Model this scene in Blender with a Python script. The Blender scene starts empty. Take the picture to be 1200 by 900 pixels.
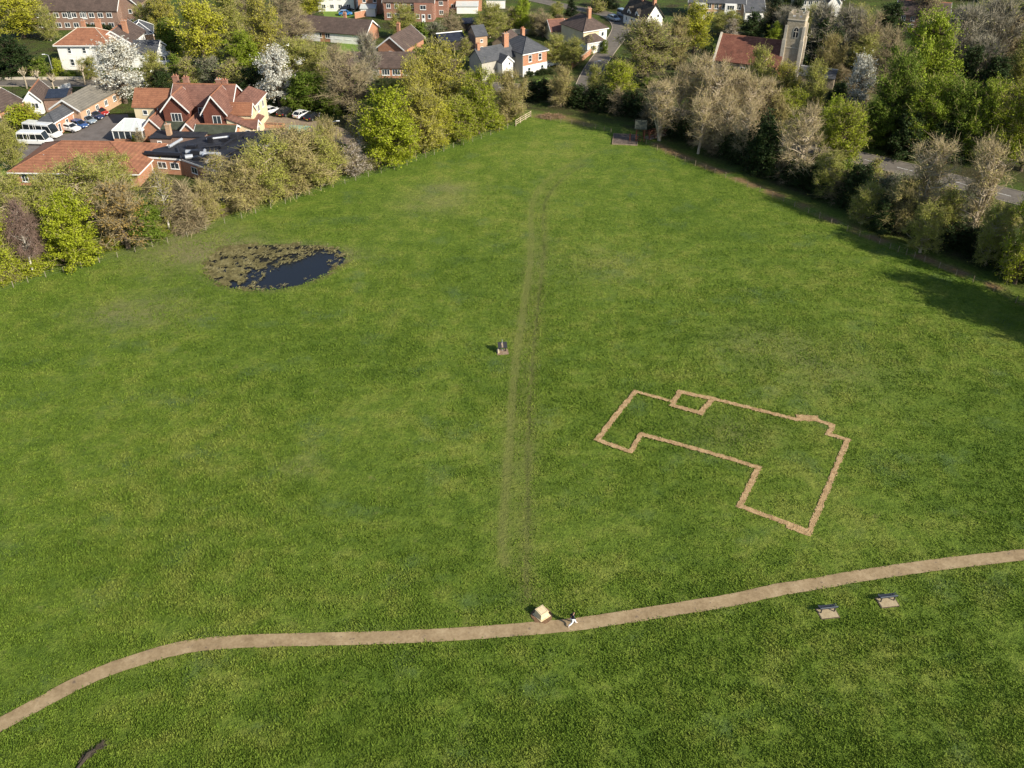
import bpy, math, random
import numpy as np
from mathutils import Vector, Matrix
R = math.radians
SC = bpy.context.scene
COL = SC.collection

# ---------------------------------------------------------------- camera
FPX, CAM_H, PITCH = 1078.0, 65.0, 34.83      # focal length in photo pixels (1200 wide), metres, degrees down
cd = bpy.data.cameras.new('camera'); cam = bpy.data.objects.new('camera', cd); COL.objects.link(cam)
cam.location = (0, 0, CAM_H); cam.rotation_euler = (R(90 - PITCH), 0, 0)
cd.sensor_fit = 'HORIZONTAL'; cd.sensor_width = 36; cd.lens = FPX / 1200 * 36
cd.clip_start = 1; cd.clip_end = 6000
SC.camera = cam

# ---------------------------------------------------------------- sky, sun, exposure
SUN_EL, SUN_AZ = 31.5, (0.82, -0.572)         # elevation, horizontal direction towards the sun
w = bpy.data.worlds.new('World'); SC.world = w; w.use_nodes = True
nt = w.node_tree; bg = nt.nodes['Background']
sky = nt.nodes.new('ShaderNodeTexSky'); sky.sky_type = 'NISHITA'; sky.sun_disc = False
sky.sun_elevation = R(SUN_EL); sky.sun_rotation = math.atan2(SUN_AZ[0], SUN_AZ[1])
nt.links.new(sky.outputs[0], bg.inputs[0]); bg.inputs[1].default_value = 0.095
sl = bpy.data.lights.new('sun', 'SUN'); sl.energy = 4.6; sl.angle = R(0.5); sl.color = (1, 0.92, 0.77)
sun = bpy.data.objects.new('sun', sl); COL.objects.link(sun)
sv = Vector((SUN_AZ[0] * math.cos(R(SUN_EL)), SUN_AZ[1] * math.cos(R(SUN_EL)), math.sin(R(SUN_EL))))
sun.rotation_euler = sv.to_track_quat('Z', 'Y').to_euler(); sun.location = (60, -60, 120)
SC.view_settings.view_transform = 'Standard'; SC.view_settings.look = 'None'
SC.view_settings.exposure = 0.72; SC.view_settings.gamma = 1
SC.render.engine = 'CYCLES'

# ---------------------------------------------------------------- from a photo pixel to a place in the world
cp, sp = math.cos(R(PITCH)), math.sin(R(PITCH))
def P(x, y, z=0.0):
    u, v = (x - 600) / FPX, (450 - y) / FPX
    dx, dy, dz = u, cp + v * sp, -sp + v * cp
    t = (z - CAM_H) / dz
    return Vector((dx * t, dy * t, z))
def height_at(Y, row):                       # height of a thing at distance Y whose top shows in that row
    v = (450 - row) / FPX
    return CAM_H + Y * (-sp + v * cp) / (cp + v * sp)
def px_per_m(X, Y, Z=0):
    return FPX / (Y * cp + (CAM_H - Z) * sp)

# ---------------------------------------------------------------- materials
def newmat(name):
    m = bpy.data.materials.new(name); m.use_nodes = True
    return m, m.node_tree, m.node_tree.nodes['Principled BSDF']
def node(nt, t, **kw):
    n = nt.nodes.new(t)
    for k, v in kw.items():
        if k in n.inputs: n.inputs[k].default_value = v
        else: setattr(n, k, v)
    return n
def ramp(nt, fac, stops):
    r = nt.nodes.new('ShaderNodeValToRGB'); e = r.color_ramp.elements
    e[0].position, e[0].color = stops[0][0], (*stops[0][1], 1)
    e[1].position, e[1].color = stops[-1][0], (*stops[-1][1], 1)
    for p, c in stops[1:-1]:
        q = e.new(p); q.color = (*c, 1)
    nt.links.new(fac, r.inputs[0]); return r.outputs[0]
def noise(nt, scale, detail=3, rough=0.6, coord='Object', vec=None, sc3=None):
    if vec is None:
        tc = nt.nodes.new('ShaderNodeTexCoord'); vec = tc.outputs[coord]
    if sc3:
        mp = nt.nodes.new('ShaderNodeMapping'); mp.inputs['Scale'].default_value = sc3
        nt.links.new(vec, mp.inputs[0]); vec = mp.outputs[0]
    n = nt.nodes.new('ShaderNodeTexNoise'); n.inputs['Scale'].default_value = scale
    n.inputs['Detail'].default_value = detail; n.inputs['Roughness'].default_value = rough
    nt.links.new(vec, n.inputs['Vector']); return n.outputs['Fac']
def mixc(nt, fac, a, b, mode='MIX'):
    m = nt.nodes.new('ShaderNodeMix'); m.data_type = 'RGBA'; m.blend_type = mode
    for s, v in ((m.inputs[0], fac), (m.inputs[6], a), (m.inputs[7], b)):
        if hasattr(v, 'is_output'): nt.links.new(v, s)
        elif isinstance(v, (int, float)): s.default_value = v
        else: s.default_value = (*v, 1)
    return m.outputs[2]
def mathn(nt, op, a, b=0.0, clamp=False):
    m = nt.nodes.new('ShaderNodeMath'); m.operation = op; m.use_clamp = clamp
    for s, v in ((m.inputs[0], a), (m.inputs[1], b)):
        if hasattr(v, 'is_output'): nt.links.new(v, s)
        else: s.default_value = v
    return m.outputs[0]
def attr(nt, name):
    a = nt.nodes.new('ShaderNodeAttribute'); a.attribute_name = name; return a.outputs['Fac']
def bump(nt, b, h, strength, dist):
    n = nt.nodes.new('ShaderNodeBump'); n.inputs['Strength'].default_value = strength
    n.inputs['Distance'].default_value = dist
    nt.links.new(h, n.inputs['Height']); nt.links.new(n.outputs[0], b.inputs['Normal'])
def mottled(name, c1, c2, scale=1.5, rough=0.85, c3=None, fine=9.0, bmp=0.0, metallic=0.0):
    m, nt, b = newmat(name)
    n1 = noise(nt, scale, 5, 0.65); n2 = noise(nt, fine, 3, 0.6)
    f = mathn(nt, 'ADD', mathn(nt, 'MULTIPLY', n1, 0.6), mathn(nt, 'MULTIPLY', n2, 0.4))
    st = [(0.36, c1), (0.64, c2)]
    if c3: st = [(0.34, c1), (0.5, c2), (0.66, c3)]
    nt.links.new(ramp(nt, f, st), b.inputs['Base Color'])
    b.inputs['Roughness'].default_value = rough; b.inputs['Metallic'].default_value = metallic
    b.inputs['Specular IOR Level'].default_value = 0.3
    if bmp: bump(nt, b, n2, 0.6, bmp)
    return m
def sc(c, k): return tuple(min(1, v * k) for v in c)
M = {}
def brickmat(name, c, mortar=(0.45, 0.40, 0.33)):
    m, nt, b = newmat(name)
    tc = nt.nodes.new('ShaderNodeTexCoord')
    # brick courses run along both wall directions: x+y as the horizontal coordinate
    sx = nt.nodes.new('ShaderNodeSeparateXYZ'); nt.links.new(tc.outputs['Object'], sx.inputs[0])
    cx = nt.nodes.new('ShaderNodeCombineXYZ')
    nt.links.new(mathn(nt, 'ADD', sx.outputs[0], sx.outputs[1]), cx.inputs[0]); nt.links.new(sx.outputs[2], cx.inputs[1])
    br = nt.nodes.new('ShaderNodeTexBrick'); nt.links.new(cx.outputs[0], br.inputs['Vector'])
    br.inputs['Scale'].default_value = 1; br.inputs['Brick Width'].default_value = 0.23; br.inputs['Row Height'].default_value = 0.08
    br.inputs['Mortar Size'].default_value = 0.01
    br.inputs['Color1'].default_value = (*sc(c, 0.75), 1); br.inputs['Color2'].default_value = (*sc(c, 1.2), 1)
    br.inputs['Mortar'].default_value = (*mortar, 1)
    n = noise(nt, 0.9, 5, 0.7)
    nt.links.new(mixc(nt, mathn(nt, 'MULTIPLY', n, 0.6), br.outputs['Color'], sc(c, 0.55)), b.inputs['Base Color'])
    b.inputs['Roughness'].default_value = 0.9
    return m
def tilemat(name, c1, c2, c3, rows=0.3):
    m, nt, b = newmat(name)
    n1 = noise(nt, 0.8, 5, 0.7); n2 = noise(nt, 5.5, 3, 0.7)
    f = mathn(nt, 'ADD', mathn(nt, 'MULTIPLY', n1, 0.5), mathn(nt, 'MULTIPLY', n2, 0.5))
    colr = ramp(nt, f, [(0.36, c1), (0.5, c2), (0.65, c3)])
    n3 = noise(nt, 0.35, 6, 0.8)
    colr = mixc(nt, mathn(nt, 'MULTIPLY', mathn(nt, 'SUBTRACT', n3, 0.50, True), 3.5, True), colr, sc(c1, 0.75))
    n4 = noise(nt, 1.8, 5, 0.8)
    colr = mixc(nt, mathn(nt, 'MULTIPLY', mathn(nt, 'SUBTRACT', n4, 0.62, True), 5, True), colr, (0.22, 0.20, 0.13))
    tc = nt.nodes.new('ShaderNodeTexCoord')
    wv = nt.nodes.new('ShaderNodeTexWave'); wv.bands_direction = 'Z'; wv.inputs['Scale'].default_value = 0.35 / rows
    wv.inputs['Distortion'].default_value = 0.4
    nt.links.new(tc.outputs['Object'], wv.inputs['Vector'])
    nt.links.new(mixc(nt, mathn(nt, 'MULTIPLY', wv.outputs['Fac'], 0.35), colr, sc(c1, 0.6)), b.inputs['Base Color'])
    b.inputs['Roughness'].default_value = 0.85
    bump(nt, b, wv.outputs['Fac'], 0.5, 0.05)
    return m
M['brick_red'] = brickmat('red_brick', (0.27, 0.085, 0.045))
M['brick_orange'] = brickmat('orange_brick', (0.46, 0.17, 0.07))
M['brick_brown'] = brickmat('brown_brick', (0.22, 0.105, 0.07))
M['brick_pale'] = brickmat('pale_brick', (0.52, 0.30, 0.16))
M['tile_hung'] = tilemat('hung_tile', (0.11, 0.033, 0.022), (0.16, 0.05, 0.03), (0.21, 0.07, 0.045), 0.2)
M['tile_orange'] = tilemat('orange_tile', (0.17, 0.07, 0.038), (0.28, 0.115, 0.06), (0.36, 0.17, 0.09))
M['tile_red'] = tilemat('red_tile', (0.115, 0.052, 0.038), (0.18, 0.082, 0.058), (0.26, 0.13, 0.09))
M['tile_church'] = tilemat('church_tile', (0.09, 0.035, 0.022), (0.185, 0.062, 0.038), (0.29, 0.13, 0.08))
M['tile_brown'] = tilemat('brown_tile', (0.055, 0.038, 0.03), (0.09, 0.06, 0.048), (0.14, 0.10, 0.08))
M['slate'] = tilemat('slate', (0.045, 0.048, 0.055), (0.07, 0.075, 0.085), (0.11, 0.11, 0.115))
M['slate_pale'] = tilemat('pale_slate', (0.12, 0.11, 0.09), (0.17, 0.155, 0.13), (0.24, 0.215, 0.17))
M['thatch'] = mottled('thatch', (0.025, 0.02, 0.016), (0.06, 0.05, 0.04), 1.2, 0.95, (0.12, 0.095, 0.07))
M['render_white'] = mottled('white_render', (0.70, 0.68, 0.63), (0.82, 0.81, 0.77), 0.7, 0.8)
M['render_cream'] = mottled('cream_render', (0.56, 0.46, 0.29), (0.66, 0.57, 0.39), 0.7, 0.85)
M['render_grey'] = mottled('grey_render', (0.33, 0.31, 0.26), (0.45, 0.42, 0.36), 0.7, 0.9)
M['white_paint'] = mottled('white_paint', (0.74, 0.74, 0.72), (0.82, 0.82, 0.8), 3, 0.4)
M['lead'] = mottled('lead_flashing', (0.24, 0.25, 0.26), (0.34, 0.35, 0.36), 2, 0.6)
M['flint'] = mottled('flint_wall', (0.16, 0.125, 0.085), (0.27, 0.215, 0.15), 2.2, 0.9, (0.37, 0.31, 0.225), fine=14, bmp=0.04)
M['stone_pale'] = mottled('pale_stone', (0.42, 0.37, 0.29), (0.60, 0.54, 0.44), 1.2, 0.9)
M['stone_plinth'] = mottled('plinth_stone', (0.46, 0.36, 0.21), (0.66, 0.55, 0.36), 2.5, 0.85, fine=18, bmp=0.01)
M['roof_felt'] = mottled('black_felt', (0.012, 0.013, 0.018), (0.035, 0.037, 0.045), 0.8, 0.6)
M['moss_felt'] = mottled('mossy_felt', (0.03, 0.037, 0.024), (0.07, 0.08, 0.055), 1.2, 0.9)
M['black_metal'] = mottled('black_metal', (0.01, 0.01, 0.013), (0.025, 0.026, 0.032), 2, 0.35)
M['silver'] = mottled('silver_duct', (0.5, 0.52, 0.55), (0.66, 0.68, 0.7), 2, 0.35, metallic=0.5)
M['solar'] = mottled('solar_panel', (0.014, 0.016, 0.024), (0.035, 0.04, 0.055), 1.0, 0.25)
M['wood'] = mottled('weathered_wood', (0.16, 0.12, 0.08), (0.32, 0.25, 0.17), 3, 0.9)
M['wood_pale'] = mottled('pale_wood', (0.42, 0.34, 0.23), (0.60, 0.50, 0.36), 3, 0.9)
M['wood_red'] = mottled('red_brown_timber', (0.10, 0.035, 0.02), (0.20, 0.075, 0.045), 3, 0.8)
M['wood_dark'] = mottled('dark_timber', (0.03, 0.025, 0.02), (0.07, 0.055, 0.045), 3, 0.8)
M['shingle'] = mottled('grey_shingle', (0.025, 0.03, 0.022), (0.07, 0.078, 0.06), 3, 0.9)
M['wire'] = mottled('wire', (0.2, 0.2, 0.19), (0.3, 0.3, 0.28), 3, 0.5)
def glossy(name, c, rough=0.15, metallic=0.0, coat=0.0):
    m, nt, b = newmat(name); n = noise(nt, 3, 2)
    nt.links.new(mixc(nt, n, sc(c, 0.88), sc(c, 1.08)), b.inputs['Base Color'])
    b.inputs['Roughness'].default_value = rough; b.inputs['Metallic'].default_value = metallic
    b.inputs['Coat Weight'].default_value = coat
    return m
M['glass'] = glossy('window_glass', (0.035, 0.045, 0.055), 0.08)
M['glass_roof'] = glossy('conservatory_glass', (0.52, 0.55, 0.54), 0.12)
M['car_glass'] = glossy('car_glass', (0.015, 0.018, 0.022), 0.06)
M['tyre'] = glossy('tyre_rubber', (0.02, 0.02, 0.02), 0.8)
M['rim'] = glossy('wheel_rim', (0.45, 0.45, 0.46), 0.3, 0.7)
M['lamp_clear'] = glossy('headlight_lens', (0.6, 0.62, 0.65), 0.1)
M['lamp_red'] = glossy('tail_light_lens', (0.45, 0.015, 0.01), 0.2)
M['plate_yellow'] = glossy('yellow_plate', (0.75, 0.5, 0.03), 0.4)
M['plate_white'] = glossy('white_plate', (0.75, 0.75, 0.72), 0.4)
for k, c in dict(white=(0.78, 0.78, 0.76), black=(0.015, 0.015, 0.018), silver=(0.42, 0.45, 0.48), red=(0.36, 0.02, 0.02), navy=(0.02, 0.035, 0.09),
                 blue=(0.03, 0.09, 0.26), greyblue=(0.22, 0.28, 0.34), brightblue=(0.03, 0.2, 0.5)).items():
    M['car_' + k] = glossy('car_paint_' + k, c, 0.25, 0.1, 0.6)
M['yellow_plastic'] = glossy('yellow_plastic', (0.75, 0.5, 0.03), 0.5)
M['skin'] = glossy('skin', (0.55, 0.33, 0.24), 0.5)
M['jacket'] = mottled('dark_jacket', (0.012, 0.014, 0.022), (0.03, 0.032, 0.045), 6, 0.85)
M['trousers'] = mottled('white_trousers', (0.70, 0.72, 0.76), (0.80, 0.82, 0.86), 6, 0.85)
M['hair'] = mottled('dark_hair', (0.012, 0.009, 0.007), (0.03, 0.022, 0.016), 12, 0.6)
M['shoe'] = mottled('pale_shoe', (0.5, 0.5, 0.5), (0.7, 0.7, 0.7), 6, 0.7)
M['bag'] = mottled('dark_red_bag', (0.03, 0.012, 0.012), (0.07, 0.025, 0.02), 6, 0.8)
M['plastic_lit'] = glossy('lit_bench_slat', (0.10, 0.115, 0.14), 0.35)  # paler bench plastic, pale-blue highlight painted into the colour
M['plastic_black'] = glossy('black_bench_leg', (0.018, 0.018, 0.022), 0.5)
M['concrete'] = mottled('concrete_slab', (0.27, 0.21, 0.125), (0.42, 0.34, 0.215), 3, 0.9, fine=20)
M['bark'] = mottled('bark', (0.07, 0.05, 0.035), (0.15, 0.115, 0.08), 3, 0.95)
M['bark_pale'] = mottled('pale_bark', (0.26, 0.21, 0.15), (0.46, 0.39, 0.29), 3, 0.9)
M['bark_birch'] = mottled('birch_bark', (0.45, 0.42, 0.36), (0.70, 0.67, 0.60), 3, 0.8)
M['bark_dark'] = mottled('dark_bark', (0.03, 0.024, 0.018), (0.07, 0.055, 0.04), 3, 0.95)
def twigmat(name, c):
    m, nt, b = newmat(name); n = noise(nt, 1.3, 3)
    oi = nt.nodes.new('ShaderNodeObjectInfo')
    v = mixc(nt, n, sc(c, 0.65), sc(c, 1.3))
    nt.links.new(mixc(nt, mathn(nt, 'MULTIPLY', oi.outputs['Random'], 0.25), v, sc(c, 0.6)), b.inputs['Base Color'])
    b.inputs['Roughness'].default_value = 0.9; b.inputs['Specular IOR Level'].default_value = 0.1
    return m
def leafmat(name, c1, c2, trans=0.3):
    m, nt, b = newmat(name)
    n1 = noise(nt, 0.8, 3, 0.6); n2 = noise(nt, 6, 2, 0.6)
    f = mathn(nt, 'ADD', mathn(nt, 'MULTIPLY', n1, 0.55), mathn(nt, 'MULTIPLY', n2, 0.45))
    oi = nt.nodes.new('ShaderNodeObjectInfo')
    f = mathn(nt, 'ADD', f, mathn(nt, 'MULTIPLY', mathn(nt, 'SUBTRACT', oi.outputs['Random'], 0.5), 0.14))
    c = ramp(nt, f, [(0.34, c1), (0.66, c2)])
    nt.links.new(c, b.inputs['Base Color']); b.inputs['Roughness'].default_value = 0.6
    b.inputs['Specular IOR Level'].default_value = 0.2
    t = nt.nodes.new('ShaderNodeBsdfTranslucent'); nt.links.new(c, t.inputs[0])
    mx = nt.nodes.new('ShaderNodeMixShader'); mx.inputs[0].default_value = trans
    nt.links.new(b.outputs[0], mx.inputs[1]); nt.links.new(t.outputs[0], mx.inputs[2])
    nt.links.new(mx.outputs[0], nt.nodes['Material Output'].inputs[0])
    return m

# ---------------------------------------------------------------- object helpers
def link(o, parent=None):
    COL.objects.link(o)
    if parent: o.parent = parent
    return o
def tag(o, label=None, cat=None, group=None, kind=None):
    if label: o['label'] = label
    if cat: o['category'] = cat
    if group: o['group'] = group
    if kind: o['kind'] = kind
    return o
def thing(name, label, cat, loc=(0, 0, 0), rz=0.0, group=None):
    o = bpy.data.objects.new(name, None); link(o)
    o.empty_display_size = 0.3
    o.location = loc; o.rotation_euler = (0, 0, rz)
    return tag(o, label, cat, group)
class MB:
    def __init__(s): s.v = []; s.f = []; s.m = []
    def add(s, vs, fs, mi=0, T=None):
        n = len(s.v)
        s.v += [tuple(T @ Vector(v)) if T else tuple(v) for v in vs]
        s.f += [tuple(i + n for i in f) for f in fs]; s.m += [mi] * len(fs); return s
    def box(s, a, b, mi=0, T=None):
        x0, y0, z0 = a; x1, y1, z1 = b
        return s.add([(x0,y0,z0),(x1,y0,z0),(x1,y1,z0),(x0,y1,z0),(x0,y0,z1),(x1,y0,z1),(x1,y1,z1),(x0,y1,z1)],
              [(0,3,2,1),(4,5,6,7),(0,1,5,4),(1,2,6,5),(2,3,7,6),(3,0,4,7)], mi, T)
    def prism(s, poly, z0, z1, mi=0, T=None):        # polygon in x, y
        n = len(poly)
        vs = [(x, y, z0) for x, y in poly] + [(x, y, z1) for x, y in poly]
        fs = [tuple(range(n))[::-1], tuple(range(n, 2 * n))] + [(i, (i + 1) % n, n + (i + 1) % n, n + i) for i in range(n)]
        return s.add(vs, fs, mi, T)
    def sweep(s, sec, a0, a1, axis='x', mi=0, T=None): # section of (b, z) pulled along an axis
        n = len(sec)
        if axis == 'x': vs = [(a0, b, z) for b, z in sec] + [(a1, b, z) for b, z in sec]
        else: vs = [(b, a0, z) for b, z in sec] + [(b, a1, z) for b, z in sec]
        fs = [tuple(range(n)), tuple(range(n, 2 * n))[::-1]] + [(i, n + i, n + (i + 1) % n, (i + 1) % n) for i in range(n)]
        return s.add(vs, fs, mi, T)
    def tube(s, pts, rad, n=6, mi=0, cap=True):
        base = len(s.v); k = len(pts)
        for i, p in enumerate(pts):
            p = Vector(p)
            d = Vector(pts[min(i + 1, k - 1)]) - Vector(pts[max(i - 1, 0)])
            d.normalize(); a = d.cross(Vector((0, 0, 1)))
            if a.length < 1e-3: a = Vector((1, 0, 0))
            a.normalize(); b = d.cross(a); r = rad[i] if hasattr(rad, '__len__') else rad
            for j in range(n):
                t = 2 * math.pi * j / n; s.v.append(tuple(p + a * math.cos(t) * r + b * math.sin(t) * r))
        for i in range(k - 1):
            for j in range(n):
                s.f.append((base + i*n + j, base + i*n + (j+1) % n, base + (i+1)*n + (j+1) % n, base + (i+1)*n + j)); s.m.append(mi)
        if cap:
            s.f.append(tuple(base + j for j in range(n))[::-1]); s.m.append(mi)
            s.f.append(tuple(base + (k-1)*n + j for j in range(n))); s.m.append(mi)
        return s
    def cyl(s, c, r, z0, z1, n=12, mi=0, r1=None):
        return s.tube([(c[0], c[1], z0), (c[0], c[1], z1)], [r, r if r1 is None else r1], n, mi)
    def mesh(s, name, mats, smooth=False):
        me = bpy.data.meshes.new(name); me.from_pydata(s.v, [], s.f)
        for m in (mats if isinstance(mats, (list, tuple)) else [mats]): me.materials.append(m)
        if any(s.m): me.polygons.foreach_set('material_index', s.m)
        if smooth: me.polygons.foreach_set('use_smooth', [True] * len(s.f))
        me.validate(); me.update(); return me
    def build(s, name, mats, parent=None, smooth=False, bevel=0.0):
        o = link(bpy.data.objects.new(name, s.mesh(name, mats, smooth)), parent)
        import bmesh
        bm = bmesh.new(); bm.from_mesh(o.data); bmesh.ops.recalc_face_normals(bm, faces=bm.faces); bm.to_mesh(o.data); bm.free()
        if bevel:
            b = o.modifiers.new('bevel', 'BEVEL'); b.width = bevel; b.segments = 2; b.limit_method = 'ANGLE'
        return o
def np_mesh(name, verts, faces, mats, midx=None):
    me = bpy.data.meshes.new(name); nf, k = faces.shape
    me.vertices.add(len(verts)); me.vertices.foreach_set('co', verts.astype(np.float32).ravel())
    me.loops.add(nf * k); me.loops.foreach_set('vertex_index', faces.astype(np.int32).ravel())
    me.polygons.add(nf); me.polygons.foreach_set('loop_start', np.arange(0, nf * k, k, dtype=np.int32))
    for m in mats: me.materials.append(m)
    if midx is not None: me.polygons.foreach_set('material_index', midx.astype(np.int32))
    me.update(calc_edges=True); return me
def copy_thing(root, loc, rz=None, scale=None, label=None, group=None):
    r = root.copy(); COL.objects.link(r); r.location = loc
    if rz is not None: r.rotation_euler = (0, 0, rz)
    if scale is not None: r.scale = scale
    if label: r['label'] = label
    if group: r['group'] = group
    for ch in [c for c in root.children]:
        c = ch.copy(); COL.objects.link(c); c.parent = r
        for g in [q for q in ch.children]:
            d = g.copy(); COL.objects.link(d); d.parent = c
    return r

# ================================================================ GROUND
def wpoly(px): return np.array([[P(x, y).x, P(x, y).y] for x, y in px])
def seg_dist(X, Y, poly, closed=False):
    d = np.full(X.shape, 1e9); n = len(poly)
    for i in range(n if closed else n - 1):
        a, b = poly[i], poly[(i + 1) % n]; ab = b - a; L = max(ab @ ab, 1e-9)
        t = np.clip(((X - a[0]) * ab[0] + (Y - a[1]) * ab[1]) / L, 0, 1)
        d = np.minimum(d, np.hypot(X - a[0] - t * ab[0], Y - a[1] - t * ab[1]))
    return d
def inside(X, Y, poly):
    r = np.zeros(X.shape, bool); n = len(poly)
    for i in range(n):
        x1, y1 = poly[i]; x2, y2 = poly[(i + 1) % n]
        if y1 == y2: continue
        c = ((y1 > Y) != (y2 > Y)) & (X < (x2 - x1) * (Y - y1) / (y2 - y1) + x1); r ^= c
    return r
FENCE_L = [(-60,361),(-15,348),(16,337),(33,331),(54,325),(75,319.5),(96,314),(117,308),(138,302),(158.7,295.5),(179,289.6),(197,285),(220,278),(241.7,270.5),(263.6,262),(283.6,256),(300,250.5),
    (317.7,244.7),(334.5,239),(348,233.5),(362.5,228),(376.5,223.7),(390.5,219.5),(404.5,215.5),(417,211.6),(432,207),(447,203),(462,198.5),(477,193.5),(488,189),(499,185),(509,181.5),
    (520,177.5),(531.4,173.5),(543,170),(554,166),(564,162.7),(575,158.5),(585,154.5),(595,150.8),(604,147.2)]
FENCE_T = [(622,137.5),(634,139.5),(645,141.7),(657,144),(670,145.5),(684,148.5),(698,151.4),(708,153.5),(716,156)]
FENCE_R = [(757,169.5),(770,176),(780,180.5),(791.7,185),(802.7,189.7),(814.5,194.5),(826.7,199),(837.7,203),(850,208.3),(861.7,214),(875.7,219.3),(890,225),(905,231.5),(918,236.5),(931,242.5),(946.8,250),
    (960,256),(974,261.5),(992.5,271),(1007,277),(1018,281.5),(1030.5,286),(1042.5,291.7),(1052,295.5),(1061.7,298.9),(1071,302.8),(1082.5,307.5),(1100,314.5),(1120,322.5),(1140,331),(1164,342),(1190,355),(1215,366),(1245,380)]
FIELD = wpoly([(-60,361)] + FENCE_L[1:] + FENCE_T + FENCE_R + [(1300,900),(600,1000),(-200,900)])
PATH_PX = [(-80,890),(-35,870),(0,850),(50,823),(83,805),(123,787),(167,772),(207,761),(250,754.5),(317,751),(400,749),(470,747),(567,741.5),(667,733),(733,723.5),(800,713),(860,703),(910,692),(960,684),(1000,676.5),(1100,662),(1200,650.5),(1290,640)]
RUT1 = [(592,660),(588,640),(592,580),(597,520),(601,460),(606,410),(614,360),(621,310),(623.5,276),(622,255),(624,235),(632,220),(650,203),(672,190),(700,176),(722,170)]
RUT2 = [(617,700),(617,660),(618,600),(619,540),(620,480),(624,420),(630,360),(636,310),(638,276),(636,255),(638,238),(645,225),(660,208),(684,193)]
RUT3 = [(900,255),(960,272),(1010,292),(1060,320),(1085,355),(1083,385),(1060,420),(1000,450)]
POND_C = [(249,300),(262,291),(290,287),(330,287),(365,287.5),(392,291),(403,298),(398,309),(380,320),(352,331),(320,337),(292,337.5),(265,334),(250,325),(243,312)]
axes_x = np.concatenate([[-3000,-1500,-800,-450,-300,-220], np.arange(-190, -84, 3.0), np.arange(-84, 92, 0.42), np.arange(92, 190, 3.0), [220,300,450,800,1500,3000]])
axes_y = np.concatenate([[-2000,-800,-300,-100,-40,0,15,24], np.arange(30, 200, 0.42), np.arange(200, 330, 3.0), [360,450,600,900,1500,3000,4500]])
GX, GY = np.meshgrid(axes_x, axes_y)
def vnoise(X, Y, s, seed=0):
    rng = np.random.RandomState(seed); T = rng.rand(256, 256)
    x, y = X / s, Y / s; xi, yi = np.floor(x).astype(int), np.floor(y).astype(int); fx, fy = x - xi, y - yi
    fx, fy = fx * fx * (3 - 2 * fx), fy * fy * (3 - 2 * fy); g = lambda a, b: T[a % 256, b % 256]
    return (g(xi, yi) * (1 - fx) + g(xi + 1, yi) * fx) * (1 - fy) + (g(xi, yi + 1) * (1 - fx) + g(xi + 1, yi + 1) * fx) * fy
nz = vnoise(GX, GY, 1.3, 1) * 0.5 + vnoise(GX, GY, 3.1, 2) * 0.5
infield = inside(GX, GY, FIELD)
dR1, dR2, dR3 = seg_dist(GX, GY, wpoly(RUT1)), seg_dist(GX, GY, wpoly(RUT2)), seg_dist(GX, GY, wpoly(RUT3))
g_ = lambda d, w_: np.exp(-(d / w_) ** 2)
wear = np.clip(g_(dR1, 0.42) * (0.38 + 0.5 * nz) + g_(dR2, 0.3) * (0.25 + 0.3 * nz) + 0.45 * nz * g_(np.minimum(dR1, dR2), 1.6) + 0.32 * g_(np.maximum(dR1 + dR2 - 2.8, 0), 0.8), 0, 0.8) * np.clip(1.25 - (GY - 95) / 90, .25, 1)
PL = wpoly([(x, y) for x, y in [(621,672),(622,700),(628,716),(660,728)]])
wear = np.clip(wear + 0.35 * g_(seg_dist(GX, GY, PL), 1.3) * nz * 1.6 + 0.3 * g_(seg_dist(GX, GY, wpoly(PATH_PX)), 1.15) , 0, 1)
rut = np.clip(0.5 * g_(dR2, 0.2) * np.clip((nz - 0.2) * 3, 0, 1) + 0.4 * g_(dR3, 0.22) * np.clip((nz - 0.45) * 4, 0, 1), 0, 1)
# dry bank outside the right fence
fr = wpoly(FENCE_R); off = np.array([P(x + 13, y + 0.0).to_2d()[:] for x, y in FENCE_R])
dry = g_(seg_dist(GX, GY, off), 1.25) * np.clip(vnoise(GX, GY, 2.2, 5) * 2.4 - .5, 0, 1) * (~infield)
dry = np.clip(dry + g_(seg_dist(GX, GY, wpoly([(632,136),(660,138),(690,146)])), 1.6) * 0.7 * (~infield), 0, 1)
POND = wpoly(POND_C); pin = inside(GX, GY, POND); pd = seg_dist(GX, GY, POND, True)
pond = np.where(pin, pd, -pd)
reed = np.clip(1 - np.abs(pond) / 1.0, 0, 1)
fence_all = seg_dist(GX, GY, wpoly(FENCE_L))
verge = g_(fence_all, 1.6)
straw = np.zeros_like(GX)
for (x, y), r_, k_ in [((215,300),9,0.55),((180,365),7,0.5),((130,370),5,0.3),((505,240),6,0.4),((525,222),5,0.45),((890,400),6,0.3),((960,430),9,0.3),((350,548),2.5,0.35),((410,300),4,0.35),((700,310),8,0.25),((250,285),9,0.55),((860,505),5,0.35)]:
    c = P(x, y); straw += k_ * g_(np.hypot((GX - c.x) * 1.0, (GY - c.y) * 1.4), r_) * (0.4 + 1.2 * nz)
straw = straw + 0.55 * np.clip(1 + pond / 2.2, 0, 1) * (pond < 0) * nz * 1.5
Z = 0.10 * (vnoise(GX, GY, 17, 7) - 0.5) + 0.05 * (vnoise(GX, GY, 6, 8) - 0.5)
Z = Z * np.clip(fence_all / 4, 0, 1) * infield
Z += 0.05 * (vnoise(GX, GY, 0.9, 9) - 0.5) * infield
Z -= np.clip(pond + 1.5, 0, 2.2) * 0.16 * np.where(pond > -1.5, 1, 0) * (0.9 + 0.25 * vnoise(GX, GY, 1.4, 19))
ny_, nx_ = GX.shape
idx = np.arange(nx_ * ny_).reshape(ny_, nx_)
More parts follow.
